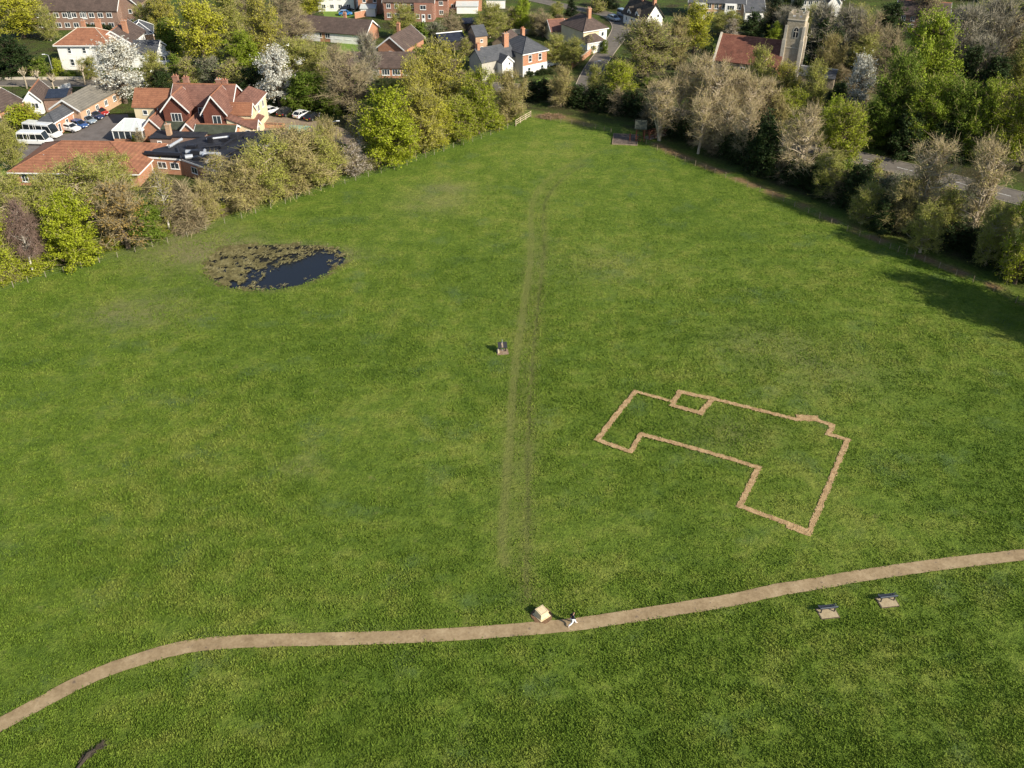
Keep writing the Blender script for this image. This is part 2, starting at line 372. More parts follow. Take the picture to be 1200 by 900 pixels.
fc = np.stack([idx[:-1, :-1].ravel(), idx[:-1, 1:].ravel(), idx[1:, 1:].ravel(), idx[1:, :-1].ravel()], 1)

m, nt, b = newmat('meadow_grass')
tc = nt.nodes.new('ShaderNodeTexCoord'); OV = tc.outputs['Object']
n_big = noise(nt, 0.045, 4, 0.55, vec=OV); n_mid = noise(nt, 0.33, 4, 0.6, vec=OV)
n_tuft = noise(nt, 1.7, 5, 0.75, vec=OV); n_fine = noise(nt, 5.0, 4, 0.75, vec=OV)
f = mathn(nt, 'ADD', mathn(nt, 'MULTIPLY', n_big, 0.45), mathn(nt, 'MULTIPLY', n_mid, 0.55))
c_base = ramp(nt, f, [(0.38, (0.092, 0.150, 0.016)), (0.5, (0.134, 0.196, 0.024)), (0.62, (0.200, 0.238, 0.042))])
t2 = mathn(nt, 'ADD', mathn(nt, 'MULTIPLY', n_tuft, 0.6), mathn(nt, 'MULTIPLY', n_fine, 0.4))
c1 = mixc(nt, 1.0, c_base, ramp(nt, t2, [(0.36, (0.5, 0.58, 0.5)), (0.5, (0.97, 0.98, 0.95)), (0.64, (1.45, 1.38, 1.4))]), 'MULTIPLY')
n_pat = noise(nt, 0.16, 3, 0.6, vec=OV)
c1 = mixc(nt, mathn(nt, 'MULTIPLY', mathn(nt, 'SUBTRACT', n_pat, 0.56, True), 4.0, True), c1, mixc(nt, t2, (0.045, 0.095, 0.028), (0.14, 0.20, 0.07)))
c_out = mixc(nt, mathn(nt, 'MULTIPLY', mathn(nt, 'SUBTRACT', noise(nt, 0.12, 5, 0.7, vec=OV), 0.40, True), 5.0, True), (0.07, 0.105, 0.018), (0.055, 0.050, 0.022))
c_out = mixc(nt, 1.0, c_out, ramp(nt, t2, [(0.36, (0.6, 0.6, 0.6)), (0.64, (1.5, 1.5, 1.4))]), 'MULTIPLY')
n_y = noise(nt, 0.55, 5, 0.75, vec=OV)
c1 = mixc(nt, mathn(nt, 'MULTIPLY', mathn(nt, 'SUBTRACT', n_y, 0.60, True), 7.0, True), c1, (0.19, 0.20, 0.055))
c1 = mixc(nt, attr(nt, 'outer'), c1, c_out)
c1 = mixc(nt, attr(nt, 'verge'), c1, mixc(nt, n_tuft, (0.08, 0.15, 0.015), (0.15, 0.22, 0.03)))
c1 = mixc(nt, attr(nt, 'wear'), c1, mixc(nt, n_tuft, (0.135, 0.155, 0.030), (0.225, 0.225, 0.070)))
c1 = mixc(nt, attr(nt, 'straw'), c1, mixc(nt, n_tuft, (0.14, 0.14, 0.05), (0.30, 0.27, 0.13)))
c1 = mixc(nt, attr(nt, 'rut'), c1, (0.022, 0.035, 0.010))
c1 = mixc(nt, attr(nt, 'dry'), c1, mixc(nt, n_tuft, (0.07, 0.06, 0.022), (0.42, 0.25, 0.13)))
pn = mathn(nt, 'ADD', attr(nt, 'bed'), mathn(nt, 'MULTIPLY', mathn(nt, 'SUBTRACT', n_tuft, 0.5), 1.2))
c1 = mixc(nt, mathn(nt, 'MULTIPLY', pn, attr(nt, 'bed'), True), c1, (0.035, 0.026, 0.014))

nt.links.new(c1, b.inputs['Base Color']); b.inputs['Roughness'].default_value = 0.85
b.inputs['Specular IOR Level'].default_value = 0.15
bump(nt, b, t2, 1.0, 0.8)
M['meadow'] = m
gme = np_mesh('ground', np.stack([GX.ravel(), GY.ravel(), Z.ravel()], 1), fc, [M['meadow']])
gme.polygons.foreach_set('use_smooth', [True] * len(gme.polygons))
dF = seg_dist(GX, GY, FIELD, True); outer = np.where(infield, 0, np.clip((dF - 2.5) / 3.0, 0, 1))
for nm, arr in (('outer', outer), ('wear', wear), ('rut', rut), ('dry', dry), ('verge', verge * 0.8), ('straw', np.clip(straw, 0, 1)), ('bed', np.clip((pond + 0.8) / 1.2, 0, 1))):
    a = gme.attributes.new(nm, 'FLOAT', 'POINT'); a.data.foreach_set('value', arr.astype(np.float32).ravel())
tag(link(bpy.data.objects.new('ground', gme)), kind='structure')

# ---- flat strips
def strip(px, width, z=0.015, jit=0.0, name='path', mat=None, dens=0.6, z_list=None, world=None):
    pts = world if world is not None else [P(x, y).to_2d() for x, y in px]
    # Catmull-Rom, evenly resampled
    out = []
    for i in range(len(pts) - 1):
        p0, p1, p2, p3 = pts[max(i - 1, 0)], pts[i], pts[i + 1], pts[min(i + 2, len(pts) - 1)]
        k = max(2, int((p2 - p1).length / dens))
        for j in range(k):
            t = j / k
            out.append(0.5 * ((2 * p1) + (p2 - p0) * t + (2 * p0 - 5 * p1 + 4 * p2 - p3) * t * t + (3 * p1 - p0 - 3 * p2 + p3) * t ** 3))
    out.append(pts[-1]); rnd = random.Random(3); mb = MB(); vs = []
    for i, p in enumerate(out):
        d = (out[min(i + 1, len(out) - 1)] - out[max(i - 1, 0)]).normalized(); n = Vector((-d.y, d.x))
        a, c = p + n * (width / 2 + rnd.uniform(-jit, jit)), p - n * (width / 2 + rnd.uniform(-jit, jit))
        vs += [(a.x, a.y, z), (c.x, c.y, z)]
    mb.add(vs, [(2*i, 2*i+1, 2*i+3, 2*i+2) for i in range(len(out) - 1)])
    return mb, out
def surf(mb, name, mat):
    o = mb.build(name, mat); return tag(o, kind='structure')
m, nt, b = newmat('hoggin_path')
n1, n2, n3 = noise(nt, 0.5, 4), noise(nt, 3.0, 5, 0.7), noise(nt, 1.1, 2)
c = ramp(nt, mathn(nt, 'ADD', mathn(nt, 'MULTIPLY', n1, 0.5), mathn(nt, 'MULTIPLY', n2, 0.5)), [(0.38, (0.20, 0.138, 0.070)), (0.52, (0.285, 0.205, 0.112)), (0.66, (0.37, 0.28, 0.165))])
c = mixc(nt, mathn(nt, 'MULTIPLY', mathn(nt, 'SUBTRACT', mathn(nt, 'MULTIPLY', n2, n3), 0.335, True), 12, True), c, (0.12, 0.085, 0.055))
nt.links.new(c, b.inputs['Base Color']); b.inputs['Roughness'].default_value = 0.95; bump(nt, b, n2, 0.5, 0.03)
M['path'] = m
pb, _ = strip(PATH_PX, 1.45, 0.075, 0.035); surf(pb, 'path', M['path'])
M['asphalt'] = mottled('asphalt', (0.095, 0.082, 0.068), (0.165, 0.145, 0.122), 0.7, 0.9, fine=12)
M['asphalt_park'] = mottled('car_park_asphalt', (0.10, 0.085, 0.078), (0.17, 0.15, 0.14), 0.5, 0.9, fine=12)
M['gravel'] = mottled('gravel_drive', (0.17, 0.125, 0.085), (0.30, 0.23, 0.165), 0.6, 0.95, fine=9)
M['paving'] = mottled('paving', (0.30, 0.25, 0.19), (0.42, 0.36, 0.28), 0.8, 0.9)
M['road_paint'] = mottled('road_paint', (0.6, 0.6, 0.57), (0.75, 0.75, 0.72), 4, 0.7)
M['lawn'] = mottled('lawn', (0.10, 0.17, 0.02), (0.17, 0.25, 0.04), 0.6, 0.9)
M['scrub'] = mottled('scrub_floor', (0.035, 0.04, 0.012), (0.10, 0.095, 0.04), 0.5, 0.95, fine=4, bmp=0.2)
def road(px, width, marks=True, name='road', kerb=True, z=0.02):
    mb, cl = strip(px, width, z, dens=1.5); surf(mb, name, M['asphalt'])
    if kerb:
        kb = MB()
        for i in range(len(cl) - 1):
            d = (cl[i + 1] - cl[i]); L = d.length
            if L < 0.01: continue
            d.normalize(); n = Vector((-d.y, d.x))
            for sgn in (-1, 1):
                a = cl[i] + n * sgn * (width / 2 + 0.075)
                T = Matrix.Translation((a.x, a.y, 0)) @ Matrix.Rotation(math.atan2(d.y, d.x), 4, 'Z')
                kb.box((0, -0.07, 0), (L, 0.07, 0.13), 0, T)
        tag(kb.build('kerb', M['paving']), kind='structure')
    if marks:
        mk = MB(); acc = 0
        for i in range(len(cl) - 1):
            d = (cl[i + 1] - cl[i]); L = d.length; acc += L
            if L < 0.01: continue
            if (acc % 6.0) < 3.0:
                T = Matrix.Translation((cl[i].x, cl[i].y, z + 0.006)) @ Matrix.Rotation(math.atan2(d.y, d.x), 4, 'Z')
                mk.add([(0, -0.06, 0), (L, -0.06, 0), (L, 0.06, 0), (0, 0.06, 0)], [(0, 1, 2, 3)], 0, T)
        tag(mk.build('road_marking', M['road_paint']), kind='structure')
def patch(px, name, mat, z=0.014):
    mb = MB(); w_ = [P(x, y) for x, y in px]
    mb.add([(p.x, p.y, z) for p in w_], [tuple(range(len(w_)))]); return surf(mb, name, mat)
road([(560,101),(612,104),(646,108),(690,112.5),(738,120),(800,135),(870,154),(940,170),(1013,187),(1088,205),(1149,221),(1200,234),(1290,258)], 6.2, True)
road([(684,108),(690,92),(699,76),(712,58),(724,42),(727,30),(718,20),(700,14),(680,11),(655,6),(620,-2)], 4.6, False, z=0.028)
road([(-80,98),(-20,97),(60,97.5),(120,97),(170,94),(200,84),(215,60)], 5.0, False)
patch([(8,176),(30,160),(60,158),(86,156),(118,140),(128,134),(150,134),(152,150),(140,158),(152,176),(160,186),(60,186),(20,186)], 'car_park', M['asphalt_park'])
patch([(298,134),(330,137),(378,143),(416,155),(440,164),(420,172),(380,164),(330,158),(300,152)], 'gravel_yard', M['gravel'])
patch([(700,90),(690,86),(706,66),(712,60),(700,58),(688,75),(680,88)], 'verge', M['lawn'], 0.012)
patch([(613,100),(660,99),(672,92),(640,91)], 'lawn', M['lawn'], 0.012)
patch([(395,50),(432,50),(432,62),(395,62)], 'lawn', M['lawn'], 0.012)
patch([(0,206),(70,206),(60,190),(0,182)], 'lawn', M['lawn'], 0.012)
patch([(378,12),(420,12),(415,22),(380,20)], 'lawn', M['lawn'], 0.012)
pb, _ = strip([(1040,247),(1075,255),(1107,263),(1153,276),(1210,292)], 1.8, 0.016); surf(pb, 'path', M['gravel'])

# ---- pond
m, nt, b = newmat('pond_water')
b.inputs['Base Color'].default_value = (0.012, 0.014, 0.018, 1); b.inputs['Roughness'].default_value = 0.06; b.inputs['IOR'].default_value = 1.33
n1 = noise(nt, 3.0, 3); bump(nt, b, n1, 0.15, 0.02); M['water'] = m
pc_ = POND.mean(0); mb = MB(); mb.add([(x, y, -0.19) for x, y in (POND - pc_) * 1.05 + pc_], [tuple(range(len(POND)))]); tag(mb.build('pond_water', M['water']), kind='structure')

rng = np.random.RandomState(8); K = 110000
lo, hi = POND.min(0) - 1.5, POND.max(0) + 1.5
wx, wy = rng.uniform(lo[0], hi[0], K), rng.uniform(lo[1], hi[1], K)
pin_ = inside(wx, wy, POND); pd_ = seg_dist(wx, wy, POND, True); sd = np.where(pin_, pd_, -pd_)
OPEN = wpoly([(300,330),(318,318),(335,309),(352,306),(368,302),(372,297),(382,300),(383,310),(372,320),(352,327),(330,332),(308,334)])
od = seg_dist(wx, wy, OPEN, True); od = np.where(inside(wx, wy, OPEN), -od, od)
vn = vnoise(wx + 50, wy, 1.1, 3) * .4 + vnoise(wx, wy, 3.0, 4) * .25 + vnoise(wx, wy, .4, 6) * .35
left = np.clip((P(352, 310).x - wx) / 14, 0, 1)
prob = np.clip((od + .3) / 2.5, 0, 1) * (sd > -1.4 * vnoise(wx, wy, 1.2, 17)) * np.clip((vn - .44 + left * .10) * 3.5, 0, 1) * (0.3 + .7 * left)
k_ = rng.rand(K) < prob * .55; wx, wy = wx[k_], wy[k_]; n_ = len(wx)
an = rng.normal(.3, .7, n_); ln = rng.uniform(.08, .30, n_); wd = rng.uniform(.03, .08, n_); z0 = -.12 + rng.rand(n_) * .10; z1 = z0 + rng.uniform(0, .16, n_)
ca, sa = np.cos(an), np.sin(an)
V_ = np.stack([np.stack([wx - ca*ln - sa*wd, wy - sa*ln + ca*wd, z0], 1), np.stack([wx - ca*ln + sa*wd, wy - sa*ln - ca*wd, z0], 1), np.stack([wx + ca*ln + sa*wd, wy + sa*ln - ca*wd, z1], 1), np.stack([wx + ca*ln - sa*wd, wy + sa*ln + ca*wd, z1], 1)], 1).reshape(-1, 3)
M['reed'] = mottled('flattened_reed', (0.07, 0.058, 0.025), (0.18, 0.155, 0.06), 0.6, 0.9, (0.34, 0.30, 0.15), fine=2.5)
tag(link(bpy.data.objects.new('pond_reeds', np_mesh('pond_reeds', V_, np.arange(n_*4).reshape(-1, 4), [M['reed']]))), kind='stuff')

# ---- standing grass blades over the nearer part of the meadow
m, nt, b = newmat('grass_blades'); tc = nt.nodes.new('ShaderNodeTexCoord'); OV = tc.outputs['Object']
f = mathn(nt, 'ADD', mathn(nt, 'MULTIPLY', noise(nt, 0.045, 4, 0.55, vec=OV), 0.45), mathn(nt, 'MULTIPLY', noise(nt, 0.33, 4, 0.6, vec=OV), 0.55))
c = ramp(nt, f, [(0.38, (0.094, 0.158, 0.017)), (0.5, (0.140, 0.208, 0.026)), (0.62, (0.212, 0.256, 0.046))])
c = mixc(nt, 1.0, c, ramp(nt, noise(nt, 3.0, 3, 0.7, vec=OV), [(0.35, (0.80, 0.85, 0.8)), (0.65, (1.2, 1.14, 1.2))]), 'MULTIPLY')
nt.links.new(c, b.inputs['Base Color']); b.inputs['Roughness'].default_value = 0.7; b.inputs['Specular IOR Level'].default_value = 0.1
t = nt.nodes.new('ShaderNodeBsdfTranslucent'); nt.links.new(c, t.inputs[0]); mx = nt.nodes.new('ShaderNodeMixShader'); mx.inputs[0].default_value = .25
nt.links.new(b.outputs[0], mx.inputs[1]); nt.links.new(t.outputs[0], mx.inputs[2]); nt.links.new(mx.outputs[0], nt.nodes['Material Output'].inputs[0]); M['blades'] = m
K = 1300000; yy = 32 + 158 * rng.rand(K)**1.75; hw_ = yy * .62 + 14; xx = rng.uniform(-1, 1, K) * hw_
clump = vnoise(xx*.8+yy*.5, yy*.7-xx*.3, .45, 12) * .35 + vnoise(xx*.5+yy*.3, yy*1.3-xx*.4, 1.1, 13) * .35 + vnoise(xx, yy, 4.5, 15) * .3
ok = inside(xx, yy, FIELD) & ~inside(xx, yy, POND) & (seg_dist(xx, yy, POND, True) > .25) & (seg_dist(xx, yy, wpoly(PATH_PX)) > .50 + .24 * vnoise(xx, yy, 1.3, 31) + .08 * rng.rand(K)) & (rng.rand(K) < np.clip((clump - .22) * 3.0, .12, 1) * np.clip((192 - yy) / 70, 0, 1))
for sg_ in ([(744.6,459.2),(699.8,515.9),(738.7,529.7),(751.4,509.3),(889.1,548.4),(866.5,593.5),(947.8,624),(993.1,515.9),(970.5,509.3),(975.5,499),(955,492.5),(932.2,491.8),(835.3,467.7)],
            [(835.3,467.7),(820.8,484.6),(787.7,475.3),(796.7,459.5),(835.3,467.7)]): ok &= seg_dist(xx, yy, wpoly(sg_)) > .14 + .30 * vnoise(xx, yy, .6, 33)
for (x, y), r_ in (((634.5,724),1.25),((970,717),1.15),((1040,704),1.15),((589,412),1.0)):
    c_ = P(x, y); ok &= np.hypot(xx - c_.x, yy - c_.y) > r_
dR = seg_dist(xx, yy, wpoly(RUT1)); ok &= (dR > .5) | (rng.rand(K) < .08); dR = seg_dist(xx, yy, wpoly(RUT2)); ok &= (dR > .22) | (rng.rand(K) < .25)
xx, yy, clump = xx[ok], yy[ok], clump[ok]; n_ = len(xx); an = rng.rand(n_)*6.283
hgt = (.05 + .15 * rng.rand(n_)) * (.45 + .9 * clump) * np.clip(1.15 - yy / 330, .5, 1); wd = rng.uniform(.02, .048, n_) * (1 + yy / 160); le = rng.uniform(.2, 1.1, n_) * hgt
la = rng.rand(n_)*6.283; ca, sa = np.cos(an), np.sin(an); dx, dy = np.cos(la)*le, np.sin(la)*le
V_ = np.stack([np.stack([xx - ca*wd, yy - sa*wd, np.zeros(n_)], 1), np.stack([xx + ca*wd, yy + sa*wd, np.zeros(n_)], 1), np.stack([xx + dx*1.1 + ca*wd*.5, yy + dy*1.1 + sa*wd*.5, hgt], 1), np.stack([xx + dx*.9 - ca*wd*.5, yy + dy*.9 - sa*wd*.5, hgt*.96], 1)], 1).reshape(-1, 3)
tag(link(bpy.data.objects.new('grass', np_mesh('grass', V_, np.arange(n_*4).reshape(-1, 4), [M['blades']]))), kind='stuff')
# ================================================================ BUILDINGS
_win = {}
def win_mesh(w, h, style):
    key = (round(w, 2), round(h, 2), style)
    if key not in _win:
        f, p = MB(), MB(); t = 0.09
        if style == 'door':
            f.box((-w/2, -0.05, 0), (w/2, 0.02, h)); p.box((-w*0.3, -0.07, h*0.5), (w*0.3, -0.04, h*0.88))
        else:
            f.box((-w/2, -0.06, 0), (-w/2+t, 0.02, h)); f.box((w/2-t, -0.06, 0), (w/2, 0.02, h))
            f.box((-w/2+t, -0.06, 0), (w/2-t, 0.02, t)); f.box((-w/2+t, -0.06, h-t), (w/2-t, 0.02, h))
            f.box((-w/2-0.06, -0.12, -0.07), (w/2+0.06, 0.02, -0.002))
            n = max(1, int(round(w / 0.7)))
            for i in range(1, n):
                x = -w/2 + w * i / n; f.box((x-0.035, -0.05, t), (x+0.035, 0.01, h-t))
            if style == 'sash': f.box((-w/2+t, -0.047, h/2-0.03), (w/2-t, 0.008, h/2+0.03))
            p.box((-w/2+t+.002, -0.022, t+.002), (w/2-t-.002, 0.012, h-t-.002))
        _win[key] = (f.mesh('window', M['white_paint']), p.mesh('pane', M['glass']), {})
    return _win[key]
class House:
    def __init__(s, name, label, p0, p1, ze, cat='house', dark=False, group=None):
        a, b_ = P(p0[0], p0[1], ze), P(p1[0], p1[1], ze)
        d = b_ - a; s.L = d.to_2d().length; s.rz = math.atan2(d.y, d.x); s.ze = ze
        s.root = thing(name, label, cat, (a.x, a.y, 0), s.rz, group)
    def wall(s, x0, x1, y0, y1, ze, mat, rh=0, axis='x', z0=-0.2):
        mb = MB()
        if rh:
            if axis == 'x': mb.sweep([(y0, z0), (y1, z0), (y1, ze), ((y0+y1)/2, ze+rh), (y0, ze)], x0, x1, 'x')
            else: mb.sweep([(x0, z0), (x1, z0), (x1, ze), ((x0+x1)/2, ze+rh), (x0, ze)], y0, y1, 'y')
        else: mb.box((x0, y0, z0), (x1, y1, ze))
        return mb.build('wall', M[mat], s.root)
    def gable(s, x0, x1, y0, y1, ze, rh, mat, roof, axis='x', o=0.35, barge=True, ridge='tile_orange', z0=-0.2):
        s.wall(x0, x1, y0, y1, ze, mat, rh, axis, z0)
        a0, a1, b0, b1 = (x0, x1, y0, y1) if axis == 'x' else (y0, y1, x0, x1)
        W = b1 - b0; sl = rh / (W / 2); th = 0.18; e = 0.03
        mb = MB()
        mb.sweep([(b0-o, ze-o*sl+e), (b0+W/2, ze+rh+e), (b1+o, ze-o*sl+e), (b1+o, ze-o*sl+e+th), (b0+W/2, ze+rh+e+th*1.2), (b0-o, ze-o*sl+e+th)], a0-o, a1+o, axis)
        r = mb.build('roof', M[roof], s.root)
        if ridge:
            k = MB(); k.sweep([(b0+W/2-0.16, ze+rh+e+th*0.6), (b0+W/2+0.16, ze+rh+e+th*0.6), (b0+W/2, ze+rh+e+th*1.2+0.10)], a0-o-0.01, a1+o+0.01, axis)
            k.build('ridge_tiles', M[ridge], r)
        if barge:
            for aa in (a0-o-0.06, a1+o+0.005):
                k = MB(); k.sweep([(b0-o-0.03, ze-o*sl-0.12), (b0+W/2, ze+rh-0.12), (b1+o+0.03, ze-o*sl-0.12), (b1+o+0.03, ze-o*sl+e+th+.02), (b0+W/2, ze+rh+e+th*1.2+.02), (b0-o-0.03, ze-o*sl+e+th+.02)], aa, aa+0.055, axis)
                k.build('bargeboard', M['white_paint'], r)
        return r
    def hip(s, x0, x1, y0, y1, ze, rh, mat, roof, o=0.4, hips='lead', z0=-0.2):
        s.wall(x0, x1, y0, y1, ze, mat, 0, z0=z0)
        X0, X1, Y0, Y1 = x0-o, x1+o, y0-o, y1+o; zb, zt = ze+0.01, ze+0.14
        if X1-X0 >= Y1-Y0: k = (Y1-Y0)/2; r0, r1 = (X0+k, (Y0+Y1)/2, zt+rh), (X1-k, (Y0+Y1)/2, zt+rh)
        else: k = (X1-X0)/2; r0, r1 = ((X0+X1)/2, Y0+k, zt+rh), ((X0+X1)/2, Y1-k, zt+rh)
        v = [(X0,Y0,zb),(X1,Y0,zb),(X1,Y1,zb),(X0,Y1,zb),(X0,Y0,zt),(X1,Y0,zt),(X1,Y1,zt),(X0,Y1,zt),r0,r1]
        if X1-X0 >= Y1-Y0: fs = [(4,5,9,8),(5,6,9),(6,7,8,9),(7,4,8)]
        else: fs = [(4,5,8),(5,6,9,8),(6,7,9),(7,4,8,9)]
        mb = MB(); mb.add(v, [(0,3,2,1),(0,1,5,4),(1,2,6,5),(2,3,7,6),(3,0,4,7)] + fs)
        r = mb.build('roof', M[roof], s.root)
        if hips:
            k = MB(); c = v[4:8]
            ends = [r0, r1, r1, r0] if X1-X0 >= Y1-Y0 else [r0, r0, r1, r1]
            for a, e_ in zip(c, ends): k.tube([a, e_], 0.10, 4)
            k.tube([r0, r1], 0.11, 4); k.build('hip_tiles', M[hips], r)
        k = MB(); k.box((X0-.03, Y0-.05, ze-0.12), (X1+.03, Y0-.002, ze+0.10)); k.box((X1+.002, Y0-.05, ze-0.12), (X1+.05, Y1, ze+0.10)); k.build('gutter', M['white_paint'], r)
        return r
    def mono(s, x0, x1, y0, y1, zlo, zhi, mat, roof, low='f', o=0.25):
        s.wall(x0, x1, y0, y1, zlo - 0.02, mat); mb = MB(); t = 0.16
        if low in 'fb':
            a, b_ = (zlo, zhi) if low == 'f' else (zhi, zlo)
            mb.sweep([(y0-o, a), (y1+o*0, b_), (y1+o*0, b_+t), (y0-o, a+t)] if low == 'f' else [(y0, a), (y1+o, b_), (y1+o, b_+t), (y0, a+t)], x0-o, x1+o, 'x')
            w_ = MB(); w_.sweep([(y0, zlo-0.019), (y1, zlo-0.019), (y1 if low == 'f' else y0, zhi-0.02)], x0, x1, 'x')
        else:
            a, b_ = (zlo, zhi) if low == 'l' else (zhi, zlo)
            mb.sweep([(x0-(o if low == 'l' else 0), a), (x1+(o if low == 'r' else 0), b_), (x1+(o if low == 'r' else 0), b_+t), (x0-(o if low == 'l' else 0), a+t)], y0-o, y1+o, 'y')
            w_ = MB(); w_.sweep([(x0, zlo-0.019), (x1, zlo-0.019), (x1 if low == 'l' else x0, zhi-0.02)], y0, y1, 'y')
        w_.build('wall', M[mat], s.root)
        return mb.build('roof', M[roof], s.root)
    def flat(s, x0, x1, y0, y1, z, mat, roof='roof_felt'):
        s.wall(x0, x1, y0, y1, z, mat); mb = MB(); mb.box((x0-.15, y0-.15, z+.005), (x1+.15, y1+.15, z+.2)); return mb.build('roof', M[roof], s.root)
    def win(s, x, y, z, w=1.2, h=1.2, face='f', style='casement'):
        fm, pm, _ = win_mesh(w, h, style); nm = 'door' if style == 'door' else 'window'
        f = link(bpy.data.objects.new(nm, fm), s.root); f.location = (x, y, z)
        f.rotation_euler = (0, 0, {'f': 0, 'r': R(90), 'b': R(180), 'l': R(-90)}[face])
        p = link(bpy.data.objects.new('pane', pm), f); return f
    def row(s, x0, x1, y, zs, n, w=1.1, h=1.2, face='f', style='casement'):
        for z in zs:
            for i in range(n):
                t = (i + 0.5) / n
                if face in 'fb': s.win(x0 + (x1-x0)*t, y, z, w, h, face, style)
                else: s.win(x0, y[0] + (y[1]-y[0])*t, z, w, h, face, style)
    def chimney(s, x, y, z0, z1, w=0.8, d=0.6, mat='brick_orange', pots=2, parent=None):
        mb = MB(); mb.box((x-w/2, y-d/2, z0), (x+w/2, y+d/2, z1-0.25)); mb.box((x-w/2-.07, y-d/2-.07, z1-0.249), (x+w/2+.07, y+d/2+.07, z1))
        c = mb.build('chimney', M[mat], parent or s.root)
        if parent is None or parent is s.root:
            for i in range(pots):
                k = MB(); k.cyl((x - w/4 + i * w/2 / max(1, pots-1), y), 0.12, z1, z1+0.35, 8, 0, 0.09); k.build('chimney_pot', M['brick_orange'], c)
        return c
    def part(s, mb, name, mat, parent=None): return mb.build(name, M[mat], parent or s.root)

# flats, top left
h = House('apartment_block', 'long two storey brown brick flats with dark roof at the top left edge', (34, 12), (136, 12), 5.2, 'flats')
h.gable(0, h.L, 0, 9, 5.2, 3.6, 'brick_brown', 'tile_brown'); h.row(1, h.L-1, 0, (0.7, 3.3), 9, 1.5, 1.25)
for x in (h.L*0.45, h.L*0.62): h.win(x, -0.01, 3.0, 1.3, 1.9, 'f')
h.gable(h.L-3, h.L+4.5, 3.5, 16, 6.0, 3.4, 'brick_brown', 'tile_brown', axis='y'); h.row(h.L+4.5, 0, (4, 15.5), (1.0, 3.6), 4, 1.0, 1.2, 'r')
h.row(h.L+0.7, h.L+4.2, 3.5, (1.0, 3.6), 1, 1.0, 1.1)
# white villa
h = House('villa', 'white rendered villa with orange hipped tile roof behind the road', (66, 53), (128, 53), 5.8)
L = h.L; h.hip(0, L, 0, 8.5, 5.8, 2.9, 'render_white', 'tile_orange', 0.6, 'stone_pale')
h.row(1, L-1, 0, (3.9,), 3, 0.9, 1.3, style='sash'); h.row(1, L-1, 0, (1.0,), 3, 1.0, 1.6, style='sash')
h.gable(L-4.5, L+3.5, 4, 15, 5.4, 2.6, 'render_white', 'tile_brown', axis='y')
h.chimney(L-4, 6, 7, 10.3, 1.3, 0.8, 'brick_orange'); h.chimney(L+1.5, 8, 6.5, 9.6, 1.1, 0.8, 'brick_orange'); h.chimney(L*0.33, 8, 7, 9.6, 0.9, 0.7, 'brick_orange')
h.gable(L+3.6, L+10.0, 2.0, 9.0, 3.4, 1.9, 'render_white', 'slate', axis='x', ridge='slate'); h.win(L+10.0, 4, 1.4, 1.2, 1.3, 'r')
# brick house behind the villa
h = House('brick_house', 'orange brick house with slate hipped roof behind the white villa', (151, 41), (178, 39), 4.8)
L = h.L; h.hip(0, L, 0, 8, 4.8, 2.2, 'brick_pale', 'slate', 0.4, 'white_paint'); h.win(L*.5, 0, 2.9, 1.6, 1.1); h.row(L, 0, (0, 8), (2.9,), 2, .9, 1.1, 'r')
# low buildings left edge
h = House('low_hall', 'long low hall with dark grey roof at the left edge', (-14, 137), (27, 119), 2.8, 'building')
L = h.L; h.gable(0, L, 0, 10, 2.8, 2.2, 'brick_orange', 'tile_brown', ridge='stone_pale'); h.win(L, 5, 1.2, 1.6, 1.2, 'r'); h.row(1, L-1, 0, (1.0,), 3, 1.4, 1.1)
for x in (2.2, 4.6):
    k = MB(); k.box((x, 1.6, 3.65), (x+.8, 2.8, 3.78)); k.build('skylight', M['white_paint'], h.root)
h = House('white_gabled_annex', 'white gabled annex with grey roof beside the low hall', (28, 118), (47, 117), 3.0, 'building')
L = h.L; h.gable(0, L, 0, 8, 3.0, 1.8, 'render_white', 'tile_brown', axis='y'); h.win(L*.6, 0, 1.2, 1.4, 1.2)
h.mono(L+.3, L+5.2, 1, 6, 2.6, 3.3, 'brick_brown', 'tile_brown')
k = MB(); k.add([(L+.6, 1.2, 2.84), (L+4.9, 1.2, 2.84), (L+4.9, 5.7, 3.48), (L+.6, 5.7, 3.48)], [(0,1,2,3)]); k.add([(L+.6, 1.2, 2.89), (L+4.9, 1.2, 2.89), (L+4.9, 5.7, 3.53), (L+.6, 5.7, 3.53)], [(0,1,2,3)]); k.build('solar_panel', M['solar'], h.root)
h = House('brick_hall', 'orange brick hall with pale grey slate roof beside the parked cars', (60, 127), (93, 129.5), 3.1, 'building')
L = h.L; rf = h.gable(0, L, 0, 15, 3.1, 1.9, 'brick_pale', 'slate_pale', axis='y', ridge='slate_pale')
h.row(L, 0, (1, 14), (1.2,), 4, 1.1, 1.2, 'r'); h.win(L*.5, 0, 1.2, 1.2, 1.2); h.chimney(L-1.2, 13, 3, 5.6, .9, .7, 'brick_orange')
h = House('small_brick_annex', 'small brick annex with dark hipped slate roof in front of the hall', (46, 143), (63, 144), 2.7, 'building')
L = h.L; h.hip(0, L, 0, 8.5, 2.7, 1.3, 'brick_orange', 'slate', 0.3, 'slate'); h.win(L*.45, 0, 0.9, 1.5, 1.1); h.row(L, 0, (0, 8.5), (0.4,), 3, .9, 1.7, 'r')

